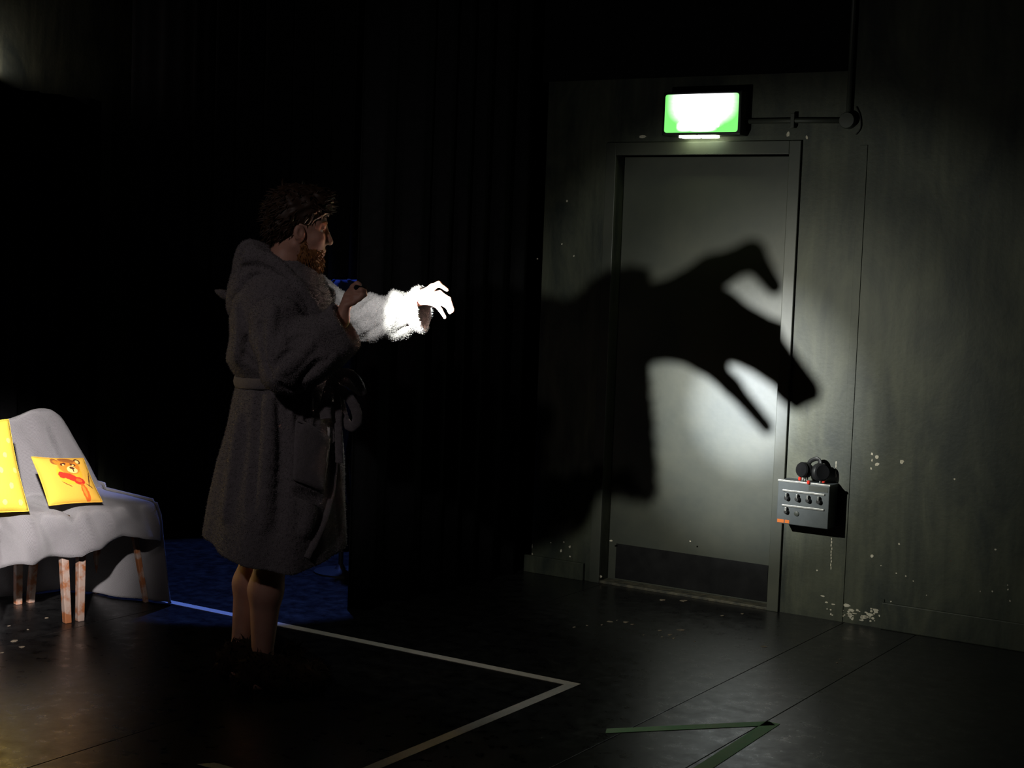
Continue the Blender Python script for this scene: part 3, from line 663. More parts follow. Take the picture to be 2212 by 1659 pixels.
for s in (-1, 1):
    pts = [hp_(0.098, s * 0.012, 0.018), hp_(0.095, s * 0.030, 0.026), hp_(0.078, s * 0.050, 0.019)]
    sw = sweep('eyebrow', smooth_path(pts, 14), 0.0042, 0.003, HR @ np.array([1, 0, 0]), M_BEARD, None, 8, taper=([0, .2, .8, 1], [.6, 1, .8, .2])); PO(sw)

def trace(fn, px, py, t0=4.6):
    d = ray(px, py); d = d / np.linalg.norm(d); t = t0
    for _ in range(60):
        e = float(fn((CAM + d * t)[None].astype(np.float32))[0])
        if e < 0.0006: break
        t += e * 0.8
    return CAM + d * t
def creases(fn, lines):
    """lines: (pixels, radius, +1 ridge / -1 groove); returns fn with those folds worked in"""
    prims = []
    for pxs, r, sg_ in lines:
        pts = [trace(fn, *p) for p in pxs]; vw = [(CAM - q) / np.linalg.norm(CAM - q) for q in pts]
        pts = [q + w_ * r * (0.55 if sg_ < 0 else -0.5) for q, w_ in zip(pts, vw)]
        pts = smooth_path(pts, 4 * len(pts))
        n_ = len(pts)
        for i in range(n_ - 1):
            w0, w1 = [r * (0.35 + 0.65 * math.sin(math.pi * (0.08 + 0.84 * k / (n_ - 1)))) for k in (i, i + 1)]
            prims.append((p_cone(pts[i], pts[i + 1], w0, w1), sg_, r))
    def f(P, c=None, k=None):
        d = fn(P, c, k)
        for g, sg_, r in prims:
            if c is not None and g(c)[0] > k + 0.05: continue
            e = g(P); d = smin(d, e, r * 2.6) if sg_ > 0 else -smin(-d, e, r * 1.8)
        return d
    return f
# --- bathrobe: body of the robe from measured silhouettes
SEC = [(560, 560, 660, 0.10), (585, 540, 690, 0.165), (610, 520, 708, 0.215), (640, 508, 716, 0.235), (700, 500, 720, 0.235), (745, 497, 724, 0.225),
       (782, 496, 727, 0.210), (803, 505, 724, 0.188), (815, 514, 722, 0.178), (832, 513, 724, 0.178), (860, 507, 728, 0.190), (920, 493, 734, 0.210),
       (1000, 472, 740, 0.232), (1080, 456, 744, 0.248), (1150, 443, 748, 0.256), (1240, 425, 750, 0.262)]
sz, su, sa, sb = [], [], [], []
for py, l, r, b in SEC:
    a0, a1 = at(l, py, VB), at(r, py, VB); sz.append((a0[2] + a1[2]) / 2); su.append((a0[0] + a1[0]) / 2); sa.append((a1[0] - a0[0]) / 2); sb.append(b)
sz, su, sa, sb = [np.array(q[::-1]) for q in (sz, su, sa, sb)]
ZW = float(np.interp(-823, [-860, -815], [at(600, 860, VB)[2], at(600, 815, VB)[2]]))          # belt height
def robe_rad(z, th):
    g = 1 + 0.028 * np.clip((ZW - z) / 0.25, 0, 1) * np.cos(7 * th + 1.0 + 0.8 * np.sin(z * 5)) + 0.016 * np.clip((ZW - z) / 0.3, 0, 1) * np.cos(12 * th + 2.0)
    w_ = np.exp(-((z - (ZW - 0.075)) / 0.055) ** 2) * np.clip(1 - np.abs(((th + 1.05 + math.pi) % (2 * math.pi)) - math.pi) / 0.8, 0, 1)
    g += 0.055 * w_ * np.cos(34 * th)
    g += 0.020 * np.exp(-((z - (ZW + 0.09)) / 0.06) ** 2) * np.cos(11 * th + 0.5)
    return g
def robe_outer(P):
    z = P[:, 2]; cu = np.interp(z, sz, su); a = np.interp(z, sz, sa); b = np.interp(z, sz, sb)
    x, y = P[:, 0] - cu, P[:, 1] - VB; th = np.arctan2(y / b, x / a); g = robe_rad(z, th)
    k = np.sqrt((x / (a * g)) ** 2 + (y / (b * g)) ** 2)
    d = (k - 1) * np.minimum(a, b)
    d += 0.004 * fold(P, 9, 14, 22, 0.3) * np.clip((z - ZW) / 0.1, 0, 1) + 0.003 * fold(P, 16, 6, 4, 2.0)
    return d
ztop = float(sz[-1])
def robe_solid(P, c=None, k=None): return robe_outer(P)
def robe_fn(P, c=None, k=None):
    d = robe_creased(P, c, k); d0 = robe_outer(P); z = P[:, 2]
    d = np.maximum(d, z - (ztop - 0.005))
    hem = 0.535 + 0.32 * np.minimum(P[:, 1] - VB, 0.02) - 0.03 * np.clip((P[:, 0] - su[4]) / 0.2, -1, 0.4)
    inner = np.maximum(d0 + 0.022, z - 0.85)
    d = -smin(-d, inner, 0.004)
    return -smin(-d, (z - hem), 0.008)
robe_creased = creases(robe_solid, [([(506, 717), (531, 740), (560, 788)], 0.012, -1), ([(512, 745), (535, 775), (560, 800)], 0.008, -1), ([(515, 660), (520, 720), (512, 775)], 0.010, 1),
    ([(560, 850), (552, 960), (540, 1100)], 0.013, -1), ([(600, 870), (606, 990), (600, 1150)], 0.013, -1), ([(520, 900), (505, 1000), (488, 1120)], 0.012, 1), ([(580, 860), (580, 980), (570, 1140)], 0.012, 1),
    ([(660, 1080), (665, 1110), (655, 1150)], 0.012, 1), ([(640, 1060), (668, 1072), (692, 1080)], 0.010, -1), ([(640, 872), (645, 900), (642, 930)], 0.006, -1)])
me = sdf_mesh('robe', robe_fn, [su.min() - 0.36, VB - 0.34, 0.40], [su.max() + 0.34, VB + 0.34, ztop + 0.06], 0.0048)
def roughen(me, amt):
    co = np.empty(len(me.vertices) * 3, np.float32); me.vertices.foreach_get('co', co)
    no = np.empty(len(me.vertices) * 3, np.float32); me.vertex_normals.foreach_get('vector', no)
    r = np.repeat(np.random.normal(0, amt, len(me.vertices)), 3); me.vertices.foreach_set('co', co + no * r.astype(np.float32)); me.update()
roughen(me, 0.0007)
robe = PO(link('bathrobe', me, M_ROBE)); robe['label'] = 'grey terry bathrobe with a hood'
robe_bvh = BVHTree.FromPolygons([v.co.copy() for v in me.vertices], [tuple(p.vertices) for p in me.polygons])
def sleeve(name, pts, rad, cut_p, cut_n, lines=(), h=0.0042, flat=1.0):
    pu, pv = np.array([p[0] for p in pts]), np.array([p[1] for p in pts])
    S_ = SDF(); S_.chain(pts, rad, 0.05); cut_p = vec(cut_p); cut_n = vec(cut_n / np.linalg.norm(cut_n))
    axis0, axis1 = vec(pts[-2]), vec(pts[-1]); r0 = rad[-1] - 0.013
    cav = p_cone(axis0 + (axis1 - axis0) * 0.30, axis1 + (axis1 - axis0) * 0.4, r0 * 0.9, r0)
    def fn(P, c=None, k=None):
        if flat != 1.0:
            P = P.copy(); vc = np.interp(P[:, 0], pu, pv); P[:, 1] = vc + (P[:, 1] - vc) * flat
        d = S_.ev(P) / (flat ** 0.5)
        d = d + 0.0045 * fold(P, *SF[0]) + 0.003 * fold(P, *SF[1])
        d = -smin(-d, cav(P), 0.006)
        return -smin(-d, -((P - cut_p) @ cut_n), 0.008)
    fn = creases(fn, lines)
    lo = np.min(pts, 0) - 0.16; hi = np.max(pts, 0) + 0.16
    m_ = sdf_mesh(name, fn, lo, hi, h); roughen(m_, 0.0007)
    return link(name, m_, M_ROBE, robe)
# near sleeve
SF = [(28, 10, -46, 0.5), (55, 8, 20, 1.1)]
c0, c1 = at(722, 655, 5.33), at(776, 748, 5.26); cc = (c0 + c1) / 2; axr = cc - at(640, 783, 5.22)
nrm_ = np.cross(c1 - c0, np.array([0, 1.0, 0.12])); nrm_ *= np.sign(nrm_ @ axr)
near = [at(594, 660, 5.365), at(598, 710, 5.290), at(622, 788, 5.225), at(690, 752, 5.245), cc + (cc - at(690, 752, 5.245)) * 0.5]
sleeve('sleeve', near, [0.084, 0.088, 0.092, 0.090, 0.083], cc, nrm_,
       [([(624, 742), (642, 728), (664, 730)], 0.009, -1), ([(595, 788), (620, 768), (645, 747)], 0.010, -1), ([(640, 836), (667, 806), (692, 780)], 0.010, -1),
        ([(590, 665), (584, 720), (580, 790)], 0.009, 1), ([(610, 800), (640, 775), (672, 745)], 0.010, 1), ([(560, 700), (566, 760), (584, 815)], 0.009, -1),
        ([(660, 822), (690, 800), (722, 770)], 0.007, 1), ([(600, 830), (625, 842), (650, 838)], 0.008, -1)])
# far sleeve
SF = [(50, 4, 38, 0.2), (80, 10, 66, 2.0)]
f0, f1 = tri((914, 617), (1393, 590)), tri((920, 718), (1400, 1025)); fc = (f0 + f1) / 2
pm = at(850, 684, 5.69)
far = [at(668, 640, 5.66), at(735, 683, 5.735), at(792, 687, 5.738), pm, fc + (fc - pm) * 0.5]
axl = fc - pm; nl = np.cross(f1 - f0, np.array([0.32, 1.0, 0])); nl *= np.sign(nl @ axl)
sleeve('sleeve', far, [0.085, 0.076, 0.073, 0.075, 0.086], fc, nl, flat=1.55, lines=
       [([(819, 707), (840, 684), (866, 654)], 0.006, -1), ([(777, 737), (800, 722), (820, 709)], 0.010, -1), ([(852, 724), (866, 714), (881, 705)], 0.006, -1),
        ([(790, 712), (808, 690), (826, 668)], 0.006, -1), ([(800, 732), (830, 712), (850, 690)], 0.009, 1), ([(760, 690), (785, 676), (805, 655)], 0.009, 1)])
# hood, collar and lapels
Hd = SDF()
Hd.add(p_ell(at(549, 606, VB), (0.078, 0.165, 0.112), np.array([[0.94, 0, 0.34], [0, 1, 0], [-0.34, 0, 0.94]])))
Hd.chain([at(556, 566, VB - 0.115), at(550, 562, VB), at(552, 560, VB + 0.11)], [0.050, 0.052, 0.046], 0.06)
Hd.add(p_cone(at(514, 665, VB - 0.05), at(514, 665, VB + 0.06), 0.030, 0.030), 0.06)
Hd.chain([at(552, 566, VB - 0.11), at(592, 586, 5.36), at(640, 622, 5.335), at(690, 690, 5.355), at(712, 760, 5.41)], [0.046, 0.036, 0.028, 0.024, 0.016], 0.03)
Hd.chain([at(545, 560, VB + 0.10), at(610, 562, 5.625), at(668, 590, 5.60), at(705, 640, 5.545), at(722, 700, 5.49)], [0.046, 0.036, 0.028, 0.024, 0.018], 0.03)
def hood_fn(P, c=None, k=None):
    d = Hd.ev(P, c, k); d = d + 0.004 * fold(P, 30, 8, 34, 0.4) + 0.0025 * fold(P, 60, 22, -30, 1.4)
    nk = p_cone(NK[0], NK[2], 0.060, 0.070)(P); return -smin(-d, nk, 0.012)
hood_fn = creases(hood_fn, [([(513, 584), (539, 575), (579, 579), (619, 602), (648, 612)], 0.010, -1), ([(530, 556), (570, 556), (610, 580), (650, 625)], 0.010, 1), ([(668, 602), (690, 645), (712, 692)], 0.010, -1), ([(652, 622), (680, 664), (704, 712)], 0.008, 1), ([(636, 650), (664, 690), (690, 735)], 0.008, -1)])
me = sdf_mesh('hood', hood_fn, [su.min() - 0.30, VB - 0.36, ZW + 0.06], [float(at(745, 700, VB)[0]) + 0.06, VB + 0.36, ztop + 0.16], 0.0042)
roughen(me, 0.0007); link('hood', me, M_ROBE, robe)
# little ear sewn on the hood
Er = SDF(); Er.chain([at(498, 645, VB - 0.02), at(480, 634, VB - 0.02), at(468, 629, VB - 0.02)], [0.014, 0.011, 0.006], 0.01)
link('hood_ear', sdf_mesh('hood_ear', lambda P, c=None, k=None: Er.ev(P), at(462, 660, VB) - [0.02, 0.06, 0.02], at(502, 620, VB) + [0.02, 0.06, 0.02], 0.003), M_ROBE, robe)
def hit(px, py, lift=0.0):
    d = Vector(ray(px, py)).normalized(); loc, nn, _, _ = robe_bvh.ray_cast(Vector(CAM), d)
    if loc is None: return at(px, py, VB - 0.15)
    return np.array(loc + nn * lift)
# pocket
pc = [(640, 908), (706, 946), (694, 1062), (632, 1036)]; V = []; n = 12
for i in range(n + 1):
    for j in range(n + 1):
        s, t = i / n, j / n; q = (1 - s) * (1 - t) * np.array(pc[0]) + s * (1 - t) * np.array(pc[1]) + s * t * np.array(pc[2]) + (1 - s) * t * np.array(pc[3])
        V.append(hit(q[0], q[1], 0.003 + 0.010 * (1 - abs(2 * s - 1) ** 3) * (1 - 0.9 * t)))
F = [(i * (n + 1) + j, (i + 1) * (n + 1) + j, (i + 1) * (n + 1) + j + 1, i * (n + 1) + j + 1) for i in range(n) for j in range(n)]
pk = link('pocket', mesh('pocket', V, F, True), M_ROBE, robe); md = pk.modifiers.new('cloth', 'SOLIDIFY'); md.thickness = 0.012; md.offset = -1
sweep('pocket_edge', smooth_path([hit(640, 908, 0.008), hit(660, 920, 0.018), hit(685, 935, 0.018), hit(706, 947, 0.010)], 16), 0.006, 0.006, (0, 1, 0), M_ROBE, robe, 8, jitter=0.0006)
# overlapping front edge of the robe and the sewn-in label
edge = [hit(x, y, 0.004) for x, y in [(716, 868), (722, 930), (721, 1000), (714, 1060), (700, 1115), (680, 1165), (660, 1205)]]
sweep('front_edge', smooth_path(edge, 40), 0.014, 0.008, (0, -1, 0), M_ROBE, robe, 10, jitter=0.0007)
for (xa, ya, xb, yb) in [(704, 922, 702, 948), (700, 972, 697, 1000)]:
    o = sweep('care_label', [hit(xa, ya, 0.014), hit((xa + xb) / 2, (ya + yb) / 2, 0.015), hit(xb, yb, 0.014)], 0.005, 0.0012, (0, -1, 0), M_LABEL, robe, 6); o['label'] = 'small white sewn-in label'
# --- belt
ring = []
for k in range(72):
    th = 2 * math.pi * k / 72; cu = np.interp(ZW, sz, su); a = np.interp(ZW, sz, sa) + 0.004; b = np.interp(ZW, sz, sb) + 0.004
    ring.append((cu + a * math.cos(th), VB + b * math.sin(th), ZW + 0.004 * math.sin(3 * th)))
ring = np.array(ring); upv = np.stack([ring[:, 0] - su[6], ring[:, 1] - VB, 0 * ring[:, 0]], 1); upv /= np.linalg.norm(upv, axis=1)[:, None]
belt = PO(sweep('belt', ring, 0.020, 0.008, upv, M_ROBE, None, 12, True, 0.0006)); belt['label'] = 'grey terry belt tied in a bow'
kn = SDF(); kn.add(p_ell(at(722, 826, 5.375), (0.026, 0.026, 0.024))); kn.add(p_ell(at(716, 838, 5.36), (0.022, 0.020, 0.026)), 0.02); kn.add(p_ell(at(732, 818, 5.37), (0.022, 0.02, 0.018)), 0.015)
link('knot', sdf_mesh('knot', lambda P, c=None, k=None: kn.ev(P) + 0.002 * fold(P, 90, 40, 70, 0), at(722, 826, 5.375) - 0.08, at(722, 826, 5.375) + 0.08, 0.0035), M_ROBE, belt)
def ribbon(name, pts, w, t, upd, taper=None):
    return sweep(name, smooth_path([at(*p) for p in pts], 46), w, t, upd, M_ROBE, belt, 12, False, 0.0008, taper)
ribbon('bow_loop', [(722, 822, 5.37), (738, 807, 5.345), (757, 808, 5.345), (772, 824, 5.35), (781, 846, 5.36), (768, 838, 5.385), (748, 824, 5.385), (728, 824, 5.38)], 0.018, 0.009, (0.25, 0.9, 0.3))
ribbon('bow_loop', [(720, 832, 5.36), (740, 846, 5.33), (758, 864, 5.325), (769, 888, 5.33), (771, 910, 5.34), (760, 922, 5.35), (747, 912, 5.365), (739, 890, 5.37), (730, 852, 5.37)], 0.018, 0.009, (0.1, 1.0, 0.1))
ribbon('belt_tail', [(714, 836, 5.35), (706, 860, 5.33), (703, 885, 5.325), (704, 905, 5.32)], 0.021, 0.008, (0.2, 1, 0))
ribbon('belt_tail', [(724, 838, 5.365), (729, 870, 5.355), (731, 930, 5.345), (733, 1000, 5.34)], 0.014, 0.007, (0.2, 1, 0))
# short terry loops standing out of the robe
def fuzz(objs, count, length):
    V = []; F = []
    for o in objs:
        me = o.data; n = len(me.vertices); co = np.empty(n * 3, np.float32); me.vertices.foreach_get('co', co); co = co.reshape(-1, 3)
        no = np.empty(n * 3, np.float32); me.vertex_normals.foreach_get('vector', no); no = no.reshape(-1, 3)
        k = min(n, int(count * n)); s = np.random.choice(n, k, replace=False); p, q = co[s], no[s]
        a = np.cross(q, np.random.normal(0, 1, (k, 3))); a /= np.linalg.norm(a, axis=1)[:, None] + 1e-9
        d = q + np.random.normal(0, 0.5, (k, 3)); d /= np.linalg.norm(d, axis=1)[:, None]; L_ = length * np.random.uniform(0.5, 1.3, (k, 1))
        i0 = sum(len(v) for v in V); V.append(np.concatenate([p - a * 0.0011, p + a * 0.0011, p + d * L_])); F.append(i0 + np.stack([np.arange(k), np.arange(k) + k, np.arange(k) + 2 * k], 1))
    o = link('terry_pile', npmesh('terry_pile', np.concatenate(V), np.concatenate(F), False), M_ROBE, robe); o['kind'] = 'stuff'; return o
fuzz([robe] + [c for c in robe.children if c.name.startswith(('sleeve', 'hood'))], 0.55, 0.0055)
# --- slippers
for nm, A, Bt in (('slipper', HLR, TOER), ('slipper', HLL, TOEL)):
    S_ = SDF(); A2 = A.copy(); B2 = Bt.copy(); A2[2] = 0.055; B2[2] = 0.052
    dr = (Bt - A) / np.linalg.norm(Bt - A)
    S_.chain([A2 - dr * 0.02, (A2 + B2) / 2, B2 + dr * 0.02], [0.050, 0.058, 0.062], 0.04)
    S_.add(p_cone(A2 + [0, 0, 0.03], A2 + dr * 0.03 + [0, 0, 0.035], 0.045, 0.045), 0.03)
    def sfn(P, c=None, k=None):
        d = S_.ev(P) + 0.006 * fold(P, 70, 60, 80, 0.7); return -smin(-d, P[:, 2] - 0.002, 0.004)
    lo = np.minimum(A2, B2) - 0.13; hi = np.maximum(A2, B2) + 0.13; lo[2] = -0.02
    ms = sdf_mesh(nm, sfn, lo, hi, 0.006); so = PO(link(nm, ms, M_FUR)); so['label'] = 'dark furry slipper'
    co = np.array([v.co[:] for v in ms.vertices]); no = np.array([v.normal[:] for v in ms.vertices]); s = np.random.choice(len(co), min(500, len(co)), replace=False)
    s = s[co[s][:, 2] > 0.02]
    d_ = no[s] + np.random.normal(0, 0.4, (len(s), 3)); d_ /= np.linalg.norm(d_, axis=1)[:, None]
    sub_of(tufts('fur', co[s], d_, 0.022, 0.003, M_FUR, None, 0.4, 3, 0.3), so)

# ------------------------------------------------------------------ torch in the near hand
torch = empty('torch', TORCH - TD * 0.06); tag(torch, 'small black pocket torch held in the raised fingertips', 'torch')
lathe('barrel', [(0.0075, 0.006), (0.009, 0.008), (0.009, 0.030), (0.0105, 0.036)], M_BLACKPL, torch, TD, n=20)
lathe('head', [(0.0105, 0.036), (0.0118, 0.040), (0.0118, 0.055), (0.0110, 0.0555), (0.0098, 0.0535)], M_BLACKPL, torch, TD, n=24)
lathe('lens', [(0.0096, 0.0520), (0.0096, 0.0545), (0.006, 0.0548)], mat('lit_lens', (0.9, 0.95, 1.0), 0.1, emis=((0.85, 0.93, 1.0), 12.0)), torch, TD, n=20)
tl = TORCH - TD * 0.002
def tspot(name, power, size, blend, color, rad, aim=HOT):
    o = spot(name, tl, aim, power, size, blend, color, rad); return o
tspot('torch_hotspot', 1250, 16, 1.0, (0.80, 0.88, 1.0), 0.0060)
tspot('torch_corona', 640, 33, 1.0, (0.94, 0.97, 0.95), 0.0060)
AIM2 = W(-2.84, YW, 0.86)                                      # the outer rings sit a little off the hot spot
tspot('torch_beam', 128, 55, 1.0, (1.0, 1.0, 0.84), 0.0062, AIM2)
tspot('torch_spill', 36, 74, 0.34, (0.96, 1.0, 0.86), 0.0064, AIM2)
tspot('torch_scatter', 9, 165, 0.4, (1.0, 1.0, 0.92), 0.0064)

# ------------------------------------------------------------------ two chairs under one blanket
Fd = np.array([0.7071, -0.7071, 0]); Ed = np.array([0.7071, 0.7071, 0]); CO = np.array([-2.053, 6.573, 0.0])
CRZ = math.atan2(Ed[1], Ed[0])                                  # local x = along the seat front, local -y = facing
def chair(s0, label):
    c = CO + Ed * (s0 + 0.175); r = empty('chair', c, CRZ); tag(r, label, 'chair', 'chairs pushed together under the blanket')
    box('seat', (-0.170, 0.170, -0.405, 0.005, 0.420, 0.447), M_DARKWOOD, r, 0.008)
    for sx in (-1, 1):
        for fy, yy in ((1, -0.385), (0, -0.01)):
            x1 = sx * 0.152; top = np.array([x1 * 0.96, yy * (0.97 if fy else 1), 0.42]); bot = np.array([x1 * 1.06, yy * 1.04 if fy else 0.02, 0.0]); w = 0.0155
            if fy and sx > 0 and s0 > 0: top[0], bot[0], top[1], bot[1] = 0.155, 0.236, -0.25, -0.262; w = 0.011
            V = []
            for p, ww in ((bot, w * 0.92), (top, w * 1.1)):
                for ax, ay in ((-1, -1), (1, -1), (1, 1), (-1, 1)): V.append((p[0] + ax * ww, p[1] + ay * ww, p[2]))
            me = mesh('leg', V, [(3, 2, 1, 0), (4, 5, 6, 7)] + [(k, (k + 1) % 4, 4 + (k + 1) % 4, 4 + k) for k in range(4)])
            lg = link('leg', me, M_WOOD, r); bv = lg.modifiers.new('edge', 'BEVEL'); bv.width = 0.003; bv.segments = 2
    # curved back hoop and slats
    hoop = smooth_path([(-0.115, 0.030, 0.44), (-0.115, 0.052, 0.56), (-0.085, 0.068, 0.66), (-0.03, 0.074, 0.71), (0.015, 0.068, 0.66), (0.055, 0.052, 0.55), (0.075, 0.030, 0.44)], 42)
    bk = sweep('backrest', hoop, 0.013, 0.013, (0, 1, 0), M_DARKWOOD, r, 10)
    for x, zt2 in ((-0.075, 0.66), (-0.03, 0.70), (0.012, 0.66)): sweep('spindle', [(x, 0.03, 0.44), (x, 0.055, 0.57), (x, 0.068, zt2)], 0.008, 0.008, (0, 1, 0), M_DARKWOOD, bk, 8)
    return r
chair(0.015, 'wooden chair with chipped painted legs, under the blanket by the trailing corner')
chair(-0.365, 'wooden chair with chipped painted legs, under the larger dotted cushion')

def blanket_material():
    m = bpy.data.materials.new('grey_waffle_blanket'); m.use_nodes = True; nt = m.node_tree; N = nt.nodes; L = nt.links
    b = N['Principled BSDF']; b.inputs['Roughness'].default_value = 0.95; b.inputs['Specular IOR Level'].default_value = 0.1; b.inputs['Sheen Weight'].default_value = 0.2
    tc = N.new('ShaderNodeTexCoord')
    hs = []
    for rot in (0.7854, -0.7854):
        mp = N.new('ShaderNodeMapping'); mp.inputs['Rotation'].default_value = (0, 0, rot); L.new(tc.outputs['UV'], mp.inputs['Vector'])
        w = N.new('ShaderNodeTexWave'); w.inputs['Scale'].default_value = 28; w.inputs['Distortion'].default_value = 0.5; w.inputs['Detail'].default_value = 1; L.new(mp.outputs[0], w.inputs['Vector']); hs.append(w)
    mm = N.new('ShaderNodeMath'); mm.operation = 'MAXIMUM'; L.new(hs[0].outputs['Fac'], mm.inputs[0]); L.new(hs[1].outputs['Fac'], mm.inputs[1])
    nz = N.new('ShaderNodeTexNoise'); nz.inputs['Scale'].default_value = 300; L.new(tc.outputs['Object'], nz.inputs['Vector'])
    ad = N.new('ShaderNodeMath'); ad.operation = 'MULTIPLY_ADD'; ad.inputs[1].default_value = 0.7; L.new(nz.outputs['Fac'], ad.inputs[0]); L.new(mm.outputs[0], ad.inputs[2])
    r = N.new('ShaderNodeValToRGB'); r.color_ramp.elements[0].position = 0.3; r.color_ramp.elements[1].position = 1.4
    r.color_ramp.elements[0].color = (0.10, 0.097, 0.106, 1); r.color_ramp.elements[1].color = (0.235, 0.225, 0.242, 1)
    L.new(ad.outputs[0], r.inputs['Fac']); L.new(r.outputs['Color'], b.inputs['Base Color'])
    bp = N.new('ShaderNodeBump'); bp.inputs['Strength'].default_value = 0.7; bp.inputs['Distance'].default_value = 0.004; L.new(ad.outputs[0], bp.inputs['Height']); L.new(bp.outputs['Normal'], b.inputs['Normal'])
    return m
M_BLANKET = blanket_material()
hS = [-0.37, -0.33, -0.26, -0.19, -0.09, 0.0, 0.06, 0.11, 0.16, 0.20, 0.241, 0.30, 0.345, 0.372]
hZ = [0.50, 0.62, 0.76, 0.81, 0.79, 0.810, 0.832, 0.836, 0.818, 0.775, 0.705, 0.570, 0.50, 0.478]
V = []; UV = []; NS, NT = 110, 90
for i in range(NS + 1):
    s = -0.372 + 0.744 * i / NS; Hs = float(np.mean([np.interp(s + e_, hS, hZ) for e_ in np.linspace(-0.025, 0.025, 9)])); seat = 0.468
    hem = float(np.interp(s, [-0.37, -0.02, 0.0, 0.05, 0.2, 0.27, 0.372], [0.27, 0.285, 0.28, 0.29, 0.335, 0.335, 0.30])) + 0.006 * math.sin(s * 40)
    k = np.clip((Hs - seat) / 0.36, 0, 1); dip = 0.030 * math.exp(-((s - 0.0) / 0.035) ** 2)
    prof = [(-0.14, 0.012), (-0.145, 0.12), (-0.135, 0.30), (-0.115, seat + (Hs - seat) * 0.35), (-0.10 * k - 0.04 * (1 - k), Hs - 0.03 * k), (-0.075 * k - 0.02 * (1 - k), Hs), (-0.045 * k, Hs - 0.03 * k),
            (-0.01, seat + (Hs - seat) * 0.35), (0.018, seat + 0.018 * k), (0.05, seat), (0.2, seat - dip), (0.36, seat - dip), (0.408, seat - 0.010 - dip), (0.428, seat - 0.045 - dip), (0.436 + 0.012 * math.sin(s * 22), (seat + hem) / 2 - 0.02), (0.440 + 0.02 * math.sin(s * 22 + 0.6), hem)]
    P = smooth_path([(a, b, 0) for a, b in prof], 150); L_ = np.concatenate([[0], np.cumsum(np.linalg.norm(np.diff(P, axis=0), axis=1))]); tt = np.linspace(0, L_[-1], NT + 1)
    for j, t in enumerate(tt):
        d = np.interp(t, L_, P[:, 0]); z = np.interp(t, L_, P[:, 1]); z = max(z, 0.010)
        wv = 0.006 * math.sin(s * 30 + d * 12) * math.sin(d * 9 + 1) + 0.004 * math.sin(s * 55 + z * 30)
        q = CO + Ed * (s + 0.004 * math.sin(z * 25)) + Fd * (d + wv * (z > 0.03)); V.append((q[0], q[1], z + 0.4 * wv * (z > 0.45))); UV.append((s * 3, t * 3))
F = [(i * (NT + 1) + j, (i + 1) * (NT + 1) + j, (i + 1) * (NT + 1) + j + 1, i * (NT + 1) + j + 1) for i in range(NS) for j in range(NT)]
# side fall trailing on the floor
o0 = len(V); NA, NB = 46, 40
bs = smooth_path([(0.26, -0.14, 0), (0.30, -0.03, 0), (0.36, 0.12, 0), (0.42, 0.25, 0), (0.475, 0.33, 0), (0.46, 0.385, 0)], 60)
for i in range(NA + 1):
    a = i / NA; dt = -0.11 + 0.535 * a; jb = a * (len(bs) - 1); b0 = np.array([np.interp(jb, range(len(bs)), bs[:, 0]), np.interp(jb, range(len(bs)), bs[:, 1])])
    for j in range(NB + 1):
        t = j / NB; s_ = 0.368 + 0.018 * min(1, t * 8) ; fs = t ** 1.3
        s = s_ * (1 - fs) + b0[0] * fs + 0.012 * math.sin(a * 19 + t * 3) * t; d = dt * (1 - fs) + b0[1] * fs
        ztop_ = 0.468 if dt > 0.0 else 0.468 + 0.02
        z = (ztop_ - 0.012 * (a > 0.95)) * (1 - t) ** 1.0 + 0.010 if t < 1 else 0.010
        q = CO + Ed * s + Fd * d; V.append((q[0], q[1], max(z, 0.010))); UV.append((a * 1.6 + 2, t * 1.5))
F += [(o0 + i * (NB + 1) + j, o0 + (i + 1) * (NB + 1) + j, o0 + (i + 1) * (NB + 1) + j + 1, o0 + i * (NB + 1) + j + 1) for i in range(NA) for j in range(NB)]
me = mesh('blanket', V, F, True); ul = me.uv_layers.new(name='UVMap')
for lp in me.loops: ul.data[lp.index].uv = UV[lp.vertex_index]
bl = link('blanket', me, M_BLANKET); md = bl.modifiers.new('cloth', 'SOLIDIFY'); md.thickness = 0.006; md.offset = 1
tag(bl, 'grey waffle-weave blanket draped over two chairs and trailing on the floor', 'blanket')

